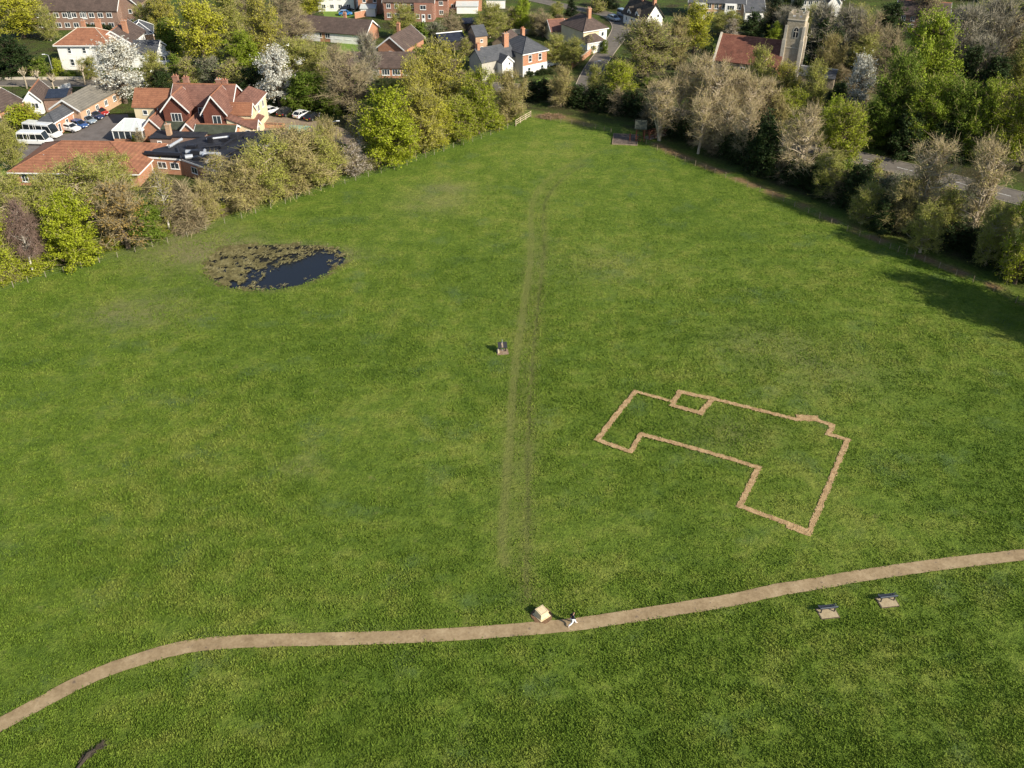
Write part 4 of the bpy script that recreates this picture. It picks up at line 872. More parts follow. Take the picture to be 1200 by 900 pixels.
car('black car at the right end of the gravel yard row', 'car_black', at(366,139.5), R(70), 4.3, 1.8, 1.5, 'hatch', G2)
car('silver van parked under trees behind the brick house', 'car_silver', at(195,74), R(-80), 5, 2.0, 2.3, 'bus', None, 'parked_van', 'van')
car('silver car on the side road beside the cream house', 'car_silver', at(719,24), R(-55), 4.4, 1.8, 1.5)
car('black car on the drive of the white house at the top', 'car_black', at(407,13), R(10))
car('bright blue car on the lawn edge near the top bungalow', 'car_brightblue', at(405,18), R(10), 4.0)
car('grey car beside the victorian house', 'car_greyblue', at(648,77), R(20))
car('dark blue van outside the thatched cottage', 'car_greyblue', at(731,20), R(-60), 4.8, 1.9, 2.1, 'bus', None, 'parked_van', 'van')

# ================================================================ STREET FURNITURE, FENCES
def lamp(x, y, hgt, label, side=1):
    p = P(x, y); r = thing('street_lamp', label, 'street lamp', (p.x, p.y, 0))
    mb = MB(); mb.tube([(0, 0, 0), (0, 0, 1.2), (0, 0, hgt)], [.11, .09, .06], 8); mb.build('pole', M['silver'], r)
    mb = MB(); mb.tube([(0, 0, hgt-.05), (side*.5, 0, hgt+.15), (side*1.1, 0, hgt+.2)], .045, 6); mb.build('arm', M['silver'], r)
    mb = MB(); mb.box((side*1.1-.35, -.14, hgt+.13), (side*1.1+.35, .14, hgt+.27)); mb.build('lamp_head', M['white_paint'], r, bevel=.04)
lamp(64, 91, 5.2, 'grey street lamp leaning over the road by the white villa', -1)
lamp(197, 84, 3.6, 'grey street lamp in front of the silver van', -1)
lamp(696, 90, 3.5, 'street lamp on the verge of the road junction', 1)
lamp(392, 166, 4.0, 'slim dark lamp at the end of the gravel yard', 1)
M['wood_mid'] = mottled('silvered_wood', (0.22, 0.19, 0.14), (0.36, 0.31, 0.24), 3, 0.9)
def fence(px, label, name='post_and_wire_fence', hgt=1.0, post='wood', wires=3, rail=False, r_=.045, grp=None):
    pts = [P(x, y) for x, y in px]; o = pts[0]; root = thing(name, label, 'fence', (o.x, o.y, 0)); rnd = random.Random(len(px))
    for p in pts[:99]:
        mb = MB(); dx, dy = rnd.uniform(-.05, .05), rnd.uniform(-.05, .05); hh = hgt * rnd.uniform(.9, 1.12)
        mb.tube([(p.x-o.x, p.y-o.y, -.2), (p.x-o.x+dx, p.y-o.y+dy, hh)], r_ * rnd.uniform(.9, 1.2), 6); mb.build('post', M[post], root)
    mb = MB()
    for i in range(len(pts)-1):
        a, b_ = pts[i]-o, pts[i+1]-o
        for k in range(wires):
            z = hgt * (.3 + .65 * k / max(1, wires-1))
            if rail:
                d = b_-a; T = Matrix.Translation((a.x, a.y, z)) @ Matrix.Rotation(math.atan2(d.y, d.x), 4, 'Z'); mb.box((0, -.09, -.06), (d.length, -.056, .06), 0, T)
            else: mb.tube([(a.x, a.y, z), (b_.x, b_.y, z)], .004, 3, cap=False)
    mb.build('rails' if rail else 'wire', M[post] if rail else M['wire'], root)
fence(FENCE_L, 'post and wire fence along the hedge on the left side of the field', post='wood_mid', r_=.04)
fence(FENCE_T, 'short post and wire fence across the far top corner of the field')
fence(FENCE_R, 'post and wire fence along the dry bank on the right side')
fence([(604.5,147.5),(610,144),(616,140.5),(622,137)], 'pale timber rail fence at the far corner of the field', 'rail_fence', 1.3, 'wood_pale', 3, True, .08)
fence([(928,209),(934,206),(942,204),(950,203)], 'short rail fence beside the road behind the lone poplar', 'rail_fence', 1.0, 'wood', 2, True)

# brick garden wall beside the side road
def wall_line(px, name, label, hgt, mat, cat='wall', t=.25, cap=None):
    pts = [P(x, y) for x, y in px]; o = pts[0]; mb, cpm = MB(), MB()
    for i in range(len(pts)-1):
        a, d = pts[i]-o, pts[i+1]-pts[i]; T = Matrix.Translation((a.x, a.y, 0)) @ Matrix.Rotation(math.atan2(d.y, d.x), 4, 'Z')
        mb.box((0, -t/2, -.1), (d.length, t/2, hgt), 0, T); cpm.box((-.03, -t/2-.04, hgt), (d.length+.03, t/2+.04, hgt+.08), 0, T)
    r = thing(name, label, cat, (o.x, o.y, 0)); mb.build('brickwork' if 'brick' in mat else 'panel', M[mat], r); cpm.build('coping', M[cap or 'stone_pale'], r)
wall_line([(670,80),(680,73),(690,65),(697,60)], 'garden_wall', 'curving brick garden wall beside the side road verge', 1.3, 'brick_orange')
wall_line([(600,40),(640,40),(648,41)], 'stone_wall', 'long grey wall between allotments and the victorian house', 1.2, 'render_grey')
wall_line([(416,22),(430,19),(438,17)], 'garden_fence', 'orange board fence near the white house at the top', 1.7, 'brick_orange', 'fence', .1)
wall_line([(70,110),(76,106.5),(84,104.5)], 'garden_fence', 'white panel fence between the road and the brick hall', 1.5, 'white_paint', 'fence', .1)
wall_line([(0,93.5),(40,93.2),(80,93),(118,92.6)], 'roadside_wall', 'low tan wall along the far side of the left road', .5, 'stone_pale')
wall_line([(480,50),(488,49),(488,44)], 'garden_wall', 'orange wall in the garden right of the gabled bungalow', 1.5, 'brick_pale')
wall_line([(177,181),(182,177),(190,176)], 'yard_wall', 'low brown wall by the conservatory lawn', 1.0, 'brick_brown')

# yellow grit bin, skip with red edge, green shed roof
q = P(298, 151); r = thing('grit_bin', 'bright yellow grit bin beside the mansion porch', 'grit bin', (q.x, q.y, 0))
mb = MB(); mb.add([(-.55,-.35,0),(.55,-.35,0),(.55,.35,0),(-.55,.35,0),(-.65,-.42,.75),(.65,-.42,.75),(.65,.42,.75),(-.65,.42,.75)], [(0,3,2,1),(0,1,5,4),(1,2,6,5),(2,3,7,6),(3,0,4,7),(4,5,6,7)]); mb.build('bin_body', M['yellow_plastic'], r, bevel=.04)
mb = MB(); mb.sweep([(-.46, .76), (.46, .76), (.4, .98), (0, 1.08), (-.4, .98)], -.7, .7, 'x'); mb.build('lid', M['yellow_plastic'], r, bevel=.03)
q = P(322, 149); r = thing('raised_planter', 'long rusty orange planter in front of the gravel yard', 'planter', (q.x, q.y, 0), R(-4))
mb = MB(); mb.box((-2.0,-.6,0),(2.0,-.5,.7)); mb.box((-2,.5,0),(2,.6,.7)); mb.box((-2,-.5,0),(-1.9,.5,.7)); mb.box((1.9,-.5,0),(2,.5,.7)); mb.build('box_sides', M['brick_orange'], r)
mb = MB(); mb.box((-1.9,-.5,.0),(1.9,.5,.6)); mb.build('soil', M['bark'], r)
h = House('green_roofed_shed', 'low shed with pale green roof among trees beside the yard', (338, 156), (357, 157), 2.0, 'shed')
M['green_roof'] = mottled('green_roof', (0.16, 0.24, 0.17), (0.26, 0.36, 0.27), 1, .7); h.gable(0, h.L, 0, 3.5, 2.0, .8, 'wood', 'green_roof', o=.2, barge=False, ridge=None)
h = House('garden_shed', 'small dark shed with a blue cover in the terrace gardens', (544, 28), (557, 27), 2.0, 'shed')
h.gable(0, h.L, 0, 3.5, 2.0, .9, 'wood_dark', 'solar', o=.2, barge=False, ridge=None)
h = House('green_shed', 'green roofed shed at the top edge above the allotments', (570, 0), (592, 0), 2.4, 'shed')
h.gable(0, h.L, 0, 4, 2.4, 1.2, 'render_white', 'green_roof', o=.2, barge=False, ridge=None)

M['wood_dull'] = mottled('dull_wood', (0.07, 0.05, 0.04), (0.19, 0.145, 0.115), 1.2, .9)
# lych-gate style shelter, deck and footbridge
q = P(717, 169.5); q2 = P(747, 171); rz = math.atan2(q2.y-q.y, q2.x-q.x)
r = thing('timber_deck', 'pale edged timber deck at the field gateway', 'deck', (q.x, q.y, 0), rz)
dw, dd = (q2-q).length, 6.0
for i in range(12):
    mb = MB(); mb.box((.1+i*(dw-.2)/12, .1, .02), (.1+(i+1)*(dw-.2)/12-.03, dd-.1, .10)); mb.build('board', M['wood_dull'], r)
mb = MB(); mb.box((0, 0, 0), (dw, .1, .22)); mb.box((0, dd-.1, 0), (dw, dd, .22)); mb.box((0, .1, 0), (.1, dd-.1, .22)); mb.box((dw-.1, .1, 0), (dw, dd-.1, .22)); mb.build('kerb_board', M['wood'], r)
q = P(745, 166); r = thing('gateway_shelter', 'small shingled roof on reddish timber posts over the gateway', 'shelter', (q.x, q.y, 0), R(-8))
for x, y in ((0, 0), (1.6, 0), (0, 2.0), (1.6, 2.0)):
    mb = MB(); mb.box((x-.1, y-.1, 0), (x+.1, y+.1, 2.75)); mb.build('post', M['wood_red'], r)
for y in (0, 2.0):
    mb = MB(); mb.box((-.3, y-.08, 2.752), (1.8, y+.08, 2.93)); mb.tube([(.1, y, 2.0), (.7, y, 2.75)], .05, 4); mb.tube([(1.5, y, 2.0), (1.0, y, 2.75)], .05, 4); mb.build('beam', M['wood_red'], r)
mb = MB(); mb.sweep([(-.75, 2.75), (1.0, 3.95), (2.75, 2.75), (2.75, 2.87), (1.0, 4.09), (-.75, 2.87)], -.4, 1.95, 'x'); mb.build('roof', M['shingle'], r)
mb = MB(); mb.box((.1, -.05, 0), (.16, .0, 1.2)); mb.box((.1, -.04, .2), (1.1, .0, .3)); mb.box((.1, -.04, .6), (1.1, .0, .7)); mb.box((.1, -.04, 1.0), (1.1, .0, 1.1)); mb.build('gate', M['wood_red'], r)
q = P(738, 165); r = thing('gate_post', 'short reddish timber post standing on the deck', 'post', (q.x, q.y, 0))
mb = MB(); mb.box((-.13, -.13, .1), (.13, .13, 1.45)); mb.build('shaft', M['wood_red'], r); mb = MB(); mb.add([(-.15,-.15,1.451),(.15,-.15,1.451),(.15,.15,1.451),(-.15,.15,1.451),(0,0,1.6)], [(0,3,2,1),(0,1,4),(1,2,4),(2,3,4),(3,0,4)]); mb.build('cap', M['wood_red'], r)
q, q2 = P(757, 163), P(776, 158); d = q2-q; r = thing('footbridge', 'reddish timber footbridge with rails behind the shelter', 'footbridge', (q.x, q.y, 0), math.atan2(d.y, d.x)); Lb = d.length + 1.5
mb = MB(); mb.box((0, -.9, .05), (Lb, .9, .18)); mb.build('bridge_deck', M['wood'], r)
for y in (-.9, .9):
    for i in range(5):
        x = Lb*i/4; mb = MB(); mb.box((x-.07, y-.07, .181), (x+.07, y+.07, 1.35)); mb.build('post', M['wood_red'], r)
    mb = MB()
    for z in (.5, .85, 1.2): mb.box((-.1, y+.072, z), (Lb+.1, y+.13, z+.12))
    mb.build('handrail', M['wood_red'], r)
# brush pile in far corner
rnd = random.Random(4); q = P(646, 137.5); r = thing('brush_pile', 'low brown heap of dead brushwood behind the far fence', 'brush pile', (q.x, q.y, 0)); mb = MB()
for i in range(420):
    a = rnd.uniform(0, 6.28); rr_ = rnd.random()**.5; x, y = 2.9*rr_*math.cos(a), 1.6*rr_*math.sin(a); z = .9*(1-rr_**2)*rnd.random(); dx, dy, dz = rnd.uniform(-.8, .8), rnd.uniform(-.5, .5), rnd.uniform(-.1, .45)
    mb.tube([(x, y, z+.05), (x+dx, y+dy, max(.03, z+dz))], [.035, .012], 3, cap=False)
mb.build('twigs', mottled('dead_brush', (.12,.07,.04), (.34,.22,.13), 3), r)

# ================================================================ FOREGROUND THINGS
# stone plinth on a paved base
q = P(634.8, 721.5); r = thing('stone_plinth', 'pale sandstone plinth with sloping top beside the path', 'plinth', (q.x, q.y, 0.0), R(38))
s1, s0 = .50, .60
mb = MB(); mb.box((-s0, -s0, 0), (s0, s0, .14)); base = mb.build('base_course', M['stone_plinth'], r, bevel=.02)
mb = MB(); t = .41
mb.add([(-s1,-s1,.14),(s1,-s1,.14),(s1,s1,.14),(-s1,s1,.14),(-t,-t,.60),(t,-t,.60),(t,t,.70),(-t,t,.70)], [(0,3,2,1),(0,1,5,4),(1,2,6,5),(2,3,7,6),(3,0,4,7),(4,5,6,7)]); mb.build('shaft', M['stone_plinth'], r, bevel=.03)
mb = MB(); t = .46
mb.add([(-t,-t,.585),(t,-t,.585),(t,t,.69),(-t,t,.69),(-t*.97,-t*.97,.69),(t*.97,-t*.97,.69),(t*.97,t*.97,.80),(-t*.97,t*.97,.80)], [(0,3,2,1),(0,1,5,4),(1,2,6,5),(2,3,7,6),(3,0,4,7),(4,5,6,7)]); cap = mb.build('cap_stone', M['stone_plinth'], r, bevel=.025)
mb = MB()
for a, b_ in (((-.36,-.36),(.36,-.34)), ((-.36,.34),(.36,.36)), ((-.36,-.34),(-.34,.34)), ((.34,-.34),(.36,.34))):
    f_ = lambda y: .69 + (y+.446)*.123 + .002
    x0, y0 = a; x1, y1 = b_; mb.add([(x0,y0,f_(y0)),(x1,y0,f_(y0)),(x1,y1,f_(y1)),(x0,y1,f_(y1)),(x0,y0,f_(y0)+.012),(x1,y0,f_(y0)+.012),(x1,y1,f_(y1)+.012),(x0,y1,f_(y1)+.012)], [(0,3,2,1),(4,5,6,7),(0,1,5,4),(1,2,6,5),(2,3,7,6),(3,0,4,7)])
mb.build('panel_border', M['wood'], cap)
mb = MB(); rnd = random.Random(9); n = 20
mb.prism([(math.cos(6.283*i/n)*rnd.uniform(.92, 1.15)*.95, math.sin(6.283*i/n)*rnd.uniform(.92, 1.15)*.95) for i in range(n)], -.02, .035)
o = mb.build('earth_apron', mottled('bare_earth', (.10,.055,.03), (.22,.13,.07), 3, .95)); o.location = (q.x, q.y, .055); tag(o, kind='structure')

M['plastic_dark'] = glossy('dark_bench_slat', (0.028, 0.032, 0.042), 0.4)
# benches on concrete slabs
def bench(x, y, rz, label):
    q = P(x, y); pad = thing('concrete_pad', 'pale concrete pad under the ' + ('left' if x < 1000 else 'right') + ' dark bench', 'pad', (q.x, q.y, 0), rz, 'bench pads')
    mb = MB(); mb.box((-.95, -.62, 0), (.95, .72, .09)); mb.build('slab', M['concrete'], pad, bevel=.02)
    mb = MB(); mb.box((-1.05, -.72, -.02), (1.05, -.622, .065)); mb.box((.952, -.622, -.02), (1.05, .82, .065)); mb.box((-1.05, -.622, -.02), (-.952, .82, .065)); mb.box((-.952, .722, -.02), (.952, .82, .065)); mb.build('soil_edge', M['bark'], pad)
    pad.scale = (.86, .86, 1)
    r = thing('park_bench', label, 'bench', (q.x, q.y, .09), rz, 'dark benches below the path')
    for i in range(4):
        mb = MB(); y0 = .14 + i*.11; mb.box((-.82, y0, .43), (.82, y0+.095, .47)); mb.build('seat_slat', M['plastic_dark'], r, bevel=.008)
    for i, z0 in enumerate((.52, .66)):
        mb = MB(); mb.box((-.85, .0-.02*i, z0), (.85, .045-.02*i, z0+.10)); mb.build('back_slat', M['plastic_dark'] if i == 0 else M['plastic_lit'], r, bevel=.008)  # top rail takes the tone with the highlight painted in
    for x_ in (-.64, .64):
        mb = MB(); mb.box((x_-.05, .05, 0), (x_+.05, .13, .425)); mb.box((x_-.05, .46, 0), (x_+.05, .54, .425)); mb.box((x_-.049, .13, .34), (x_+.049, .46, .42)); mb.box((x_-.045, .05, .426), (x_+.045, .10, .76)); mb.build('leg', M['plastic_black'], r, bevel=.01)
    for x_ in (-.8, .8):
        mb = MB(); mb.tube([(x_, .05, .66), (x_, .50, .64), (x_, .52, .45)], .02, 6); mb.build('armrest', M['plastic_lit'], r)
bench(970, 719, R(8), 'left of the two dark slatted benches, farther from the right edge')
bench(1040, 706, R(8), 'right of the two dark slatted benches, nearer the right edge')

M['wood_mid2'] = mottled('brown_paving', (0.16, 0.11, 0.07), (0.30, 0.22, 0.15), 3, .9)
# dark information lectern in mid field
q = P(589, 413); r = thing('information_board', 'dark slanted information board on a small paved square mid field', 'information board', (q.x, q.y, 0), R(8))
mb = MB(); mb.box((-.75, -.6, 0), (.75, .7, .06)); mb.build('paved_base', M['wood_mid2'], r)
for x in (-.42, .42):
    mb = MB(); mb.box((x-.06, .2, .061), (x+.06, .32, 1.05)); mb.build('leg', M['plastic_black'], r)
mb = MB(); mb.sweep([(-.22, .78), (.5, 1.25), (.5, 1.31), (-.22, .84)], -.6, .6, 'x'); b_ = mb.build('sign_panel', M['plastic_black'], r)
mb = MB(); mb.sweep([(-.17, .877), (.45, 1.282), (.45, 1.287), (-.17, .882)], -.12, .08, 'x'); mb.build('printed_panel', M['wood'], b_)
mb = MB(); mb.box((-.65, -.25, .061), (-.45, .3, .5)); mb.build('side_block', M['wood_pale'], r)
mb = MB(); mb.box((-.03, .33, .061), (.03, .4, 1.75)); mb.build('upright', M['lead'], r)

# dead branch lying in the grass
q = P(104, 886); r = thing('fallen_branch', 'dark fallen branch with splintered end lying in grass', 'branch', (q.x, q.y, .03), R(0)); mb = MB(); rnd = random.Random(12)
a = P(90, 903) - q; mb.tube([(a.x, a.y, .08), (a.x*.5, a.y*.5, .12), (0, 0, .16), (.35, .5, .12)], [.11, .13, .22, .08], 7)
for i in range(150):
    t = rnd.uniform(-.4, .6); x, y = t*1.2, t*1.4; mb.tube([(x+rnd.uniform(-.15, .15), y+rnd.uniform(-.15, .15), .1), (x+rnd.uniform(-.2, .75), y+rnd.uniform(-.1, .75), rnd.uniform(.02, .3))], [.03, .008], 3, cap=False)
mb.build('wood', M['bark_dark'], r)

# gravel outline of a vanished building
SEG = [(744.6,459.2),(721,488),(699.8,515.9),(719,523),(738.7,529.7),(751.4,509.3),(797,521.5),(843,534.5),(889.1,548.4),(878,570),(866.5,593.5),(906,608),(947.8,624),(970,572),(993.1,515.9),(970.5,509.3),(975.5,499),(955,492.5),(932.2,491.8),(884,479.8),(835.3,467.7)]
BOX = [(835.3,467.7),(820.8,484.6),(804,480),(787.7,475.3),(796.7,459.5),(816,464),(835.3,467.7)]
SEG2 = [(744.6,459.2),(766,465),(790,471.5)]
SEG3 = [(937,489.5),(955,490.8)]; SEG4 = [(927,617),(946,624.5)]
rnd = random.Random(21); mb = MB(); bs = MB(); og = P(744.6, 459.2)
for seg, w_ in ((SEG, .62), (BOX, .66), (SEG2, .5), (SEG3, 1.0), (SEG4, .95)):
    pts = [P(*s_) - og for s_ in seg]
    for i in range(len(pts)-1):
        a, b_ = pts[i], pts[i+1]; d = b_-a; L = d.length; d.normalize(); n = Vector((-d.y, d.x, 0)); k = max(2, int(L/.25)); vs = []
        e = w_*.5
        for j in range(k+1):
            c_ = a + d*(-e*.8 + (L+e*1.6)*j/k); j1, j2 = rnd.uniform(-.12, .07), rnd.uniform(-.12, .07)
            u, v = c_ + n*(w_/2+j1), c_ - n*(w_/2+j2); zz = .085 + (i % 3)*.003 + (w_*.02); vs += [(u.x, u.y, zz), (v.x, v.y, zz)]
        bs.add(vs, [(2*j, 2*j+1, 2*j+3, 2*j+2) for j in range(k)])
        for s_ in range(int(L*w_*46)):
            c_ = a + d*rnd.uniform(-w_*.45, L+w_*.45) + n*rnd.uniform(-w_*.58, w_*.58); g = rnd.uniform(.03, .10); h_ = g*rnd.uniform(.4, .9); ro = rnd.uniform(0, 3.1); mb_z = .09
            co, si = math.cos(ro)*g, math.sin(ro)*g
            mb.add([(c_.x+co, c_.y+si, mb_z), (c_.x-si, c_.y+co, mb_z), (c_.x-co, c_.y-si, mb_z), (c_.x+si, c_.y-co, mb_z), (c_.x+rnd.uniform(-.02,.02), c_.y+rnd.uniform(-.02,.02), mb_z+h_)], [(0,1,4),(1,2,4),(2,3,4),(3,0,4)], rnd.choice((0, 0, 1)))
r = thing('gravel_outline', 'stony pale gravel bands marking the plan of a vanished building', 'ground marking', (og.x, og.y, 0))
m, nt, b = newmat('outline_gravel'); n1, n2 = noise(nt, 14, 3), noise(nt, 1.5, 3); f = mathn(nt, 'ADD', mathn(nt, 'MULTIPLY', n1, .6), mathn(nt, 'MULTIPLY', n2, .4))
nt.links.new(ramp(nt, f, [(.36, (.15,.085,.035)), (.5, (.33,.215,.10)), (.64, (.50,.35,.185))]), b.inputs['Base Color']); b.inputs['Roughness'].default_value = .95; M['og'] = m
M['stone_tan'] = mottled('tan_stone', (.27,.185,.095), (.48,.36,.21), 5, .9)
bs.build('gravel_bed', M['og'], r); mb.build('stones', [M['og'], M['stone_tan']], r)

# ================================================================ WALKING PERSON
def skin_mesh(name, mat, verts, edges, radii, parent, root=0, sub=2):
    me = bpy.data.meshes.new(name); me.from_pydata(verts, edges, []); o = bpy.data.objects.new(name, me); link(o, parent)
    o.modifiers.new('skin', 'SKIN'); me.materials.append(mat)
    for i, rr_ in enumerate(radii): me.skin_vertices[0].data[i].radius = rr_ if hasattr(rr_, '__len__') else (rr_, rr_); me.skin_vertices[0].data[i].use_root = (i == root)
    s = o.modifiers.new('sub', 'SUBSURF'); s.levels = s.render_levels = sub
    return o
q = P(670.5, 733.5); pr = thing('person', 'walker in dark jacket and white trousers with dark backpack, mid stride', 'person', (q.x, q.y, .08), R(-68))
# local: +y is the walking direction, x to the person's right
J = dict(pel=(0, 0, .90), wst=(0, .01, 1.05), chs=(0, .03, 1.28), nek=(0, .05, 1.46), hed=(0, .075, 1.56), top=(0, .07, 1.68),
    hipl=(-.09, 0, .88), knel=(-.10, .26, .50), ankl=(-.10, .42, .10), toel=(-.10, .60, .05), hipr=(.09, 0, .88), kner=(.10, -.05, .47), ankr=(.10, -.44, .16), toer=(.10, -.36, .03),
    shl=(-.18, .03, 1.40), ell=(-.23, -.12, 1.14), wrl=(-.23, -.02, .92), shr=(.18, .03, 1.40), elr=(.23, .02, 1.12), wrr=(.22, .24, .98))
V, E, RD, ix = [], [], [], {}
def jv(k, p, r_, par=None):
    ix[k] = len(V); V.append(p); RD.append(r_)
    if par: E.append((ix[par], ix[k]))
jv('pel', J['pel'], (.13, .10)); jv('wst', J['wst'], (.12, .09), 'pel'); jv('chs', J['chs'], (.15, .10), 'wst'); jv('nek', J['nek'], .055, 'chs'); jv('hed', J['hed'], (.08, .095), 'nek'); jv('top', J['top'], (.07, .08), 'hed')
for s_ in 'lr':
    jv('sh'+s_, J['sh'+s_], .058, 'chs'); jv('el'+s_, J['el'+s_], .042, 'sh'+s_); jv('wr'+s_, J['wr'+s_], .028, 'el'+s_)
    wx, wy, wz = J['wr'+s_]; e_ = Vector(J['wr'+s_]) - Vector(J['el'+s_]); e_.normalize(); pm = Vector(J['wr'+s_]) + e_*.07; jv('pm'+s_, tuple(pm), (.038, .018), 'wr'+s_)
    jv('hip'+s_, J['hip'+s_], .09, 'pel'); jv('kne'+s_, J['kne'+s_], .058, 'hip'+s_); jv('ank'+s_, J['ank'+s_], .038, 'kne'+s_); jv('toe'+s_, J['toe'+s_], .035, 'ank'+s_)
body = skin_mesh('body', M['skin'], V, E, RD, pr)
for s_ in 'lr':
    e_ = (Vector(J['wr'+s_]) - Vector(J['el'+s_])).normalized(); p0 = Vector(J['wr'+s_]) + e_*.05; sg = -1 if s_ == 'l' else 1; cr = Vector((-sg, 0, 0))
    vs, es, rs = [tuple(p0)], [], [.012]
    for i, ln in enumerate((.065, .075, .07, .055)):
        sp_ = Vector((0, (i-1.5)*.019, 0)); a = p0 + e_*.045 + sp_; b_ = a + e_*ln*.5 + cr*.008; c_ = b_ + e_*ln*.4 + cr*.02
        k0 = len(vs); vs += [tuple(a), tuple(b_), tuple(c_)]; es += [(0, k0), (k0, k0+1), (k0+1, k0+2)]; rs += [.009, .0085, .007]
    k0 = len(vs); a = p0 + Vector((0, .03, 0)) + e_*.01; vs += [tuple(a), tuple(a + e_*.035 + Vector((0, .018, 0)) + cr*.01)]; es += [(0, k0), (k0, k0+1)]; rs += [.010, .008]
    skin_mesh('hand', M['skin'], vs, es, rs, pr, sub=1)
skin_mesh('jacket', M['jacket'], [J['pel'], J['wst'], J['chs'], (0, .04, 1.42), J['shl'], J['ell'], tuple(Vector(J['wrl'])*.95+Vector(J['ell'])*.05), J['shr'], J['elr'], tuple(Vector(J['wrr'])*.95+Vector(J['elr'])*.05), (0, 0, .86)],
    [(0,1),(1,2),(2,3),(2,4),(4,5),(5,6),(2,7),(7,8),(8,9),(0,10)], [(.165,.135), (.155,.125), (.18,.135), (.10,.09), .078, .060, .046, .078, .060, .046, (.16,.13)], pr)
skin_mesh('trousers', M['trousers'], [(0, 0, .92), J['hipl'], J['knel'], (-.10, .40, .13), J['hipr'], J['kner'], (.10, -.42, .19)], [(0,1),(1,2),(2,3),(0,4),(4,5),(5,6)], [(.15,.12), .11, .085, .075, .11, .085, .075], pr)
for s_, a, b_ in (('l', (-.10, .40, .06), (-.10, .60, .05)), ('r', (.10, -.45, .12), (.10, -.34, .03))):
    skin_mesh('shoe', M['shoe'], [a, b_], [(0, 1)], [(.05, .05), (.045, .035)], pr, sub=1)
skin_mesh('hair', M['hair'], [(0, .045, 1.60), (0, .05, 1.70), (0, .0, 1.56)], [(0, 1), (0, 2)], [(.088, .085), (.075, .075), (.06, .05)], pr)
skin_mesh('backpack', M['bag'], [(0, -.15, 1.08), (0, -.15, 1.34)], [(0, 1)], [(.13, .08), (.11, .07)], pr)
skin_mesh('nose', M['skin'], [(0, .15, 1.565), (0, .19, 1.55)], [(0, 1)], [.014, .012], body, sub=1)
for x in (-.03, .03):
    mb = MB(); mb.tube([(x, .150, 1.60), (x, .168, 1.60)], .011, 6); mb.build('eye', M['hair'], body)
for x in (-.083, .083):
    skin_mesh('ear', M['skin'], [(x, .06, 1.56), (x, .05, 1.60)], [(0, 1)], [.012, .018], body, sub=1)
mb = MB(); mb.box((-.03, .158, 1.515), (.03, .166, 1.523)); mb.build('mouth', M['lamp_red'], body)
# ================================================================ TREES AND SHRUBS
def tubes_np(paths, radii, n=4):
    """many tapered tubes with the same number of points: paths (k, m, 3), radii (k, m)"""
    k, m_, _ = paths.shape; d = np.zeros_like(paths); d[:, 1:-1] = paths[:, 2:] - paths[:, :-2]; d[:, 0] = paths[:, 1] - paths[:, 0]; d[:, -1] = paths[:, -1] - paths[:, -2]
    d /= np.maximum(np.linalg.norm(d, axis=2, keepdims=True), 1e-6)
    up = np.where(np.abs(d[..., 2:3]) > .9, np.array([1., 0, 0]), np.array([0, 0, 1.])); a = np.cross(d, up); a /= np.maximum(np.linalg.norm(a, axis=2, keepdims=True), 1e-6); b = np.cross(d, a)
    t = np.arange(n) * 2 * np.pi / n
    v = paths[:, :, None] + (a[:, :, None] * np.cos(t)[None, None, :, None] + b[:, :, None] * np.sin(t)[None, None, :, None]) * radii[:, :, None, None]
    i = np.arange(k)[:, None, None] * m_ * n; s = np.arange(m_ - 1)[None, :, None] * n; j = np.arange(n)[None, None]; jn = (j + 1) % n
    q = np.stack([i + s + j, i + s + jn, i + s + n + jn, i + s + n + j], -1).reshape(-1, 4)
    return v.reshape(-1, 3), q
def strips_np(a, b_, wa, wb, rng):
    d = b_ - a; r = rng.normal(size=a.shape); s = np.cross(d, r); s /= np.maximum(np.linalg.norm(s, axis=1, keepdims=True), 1e-6)
    v = np.stack([a - s * wa, a + s * wa, b_ + s * wb, b_ - s * wb], 1).reshape(-1, 3); return v, np.arange(len(a) * 4).reshape(-1, 4)
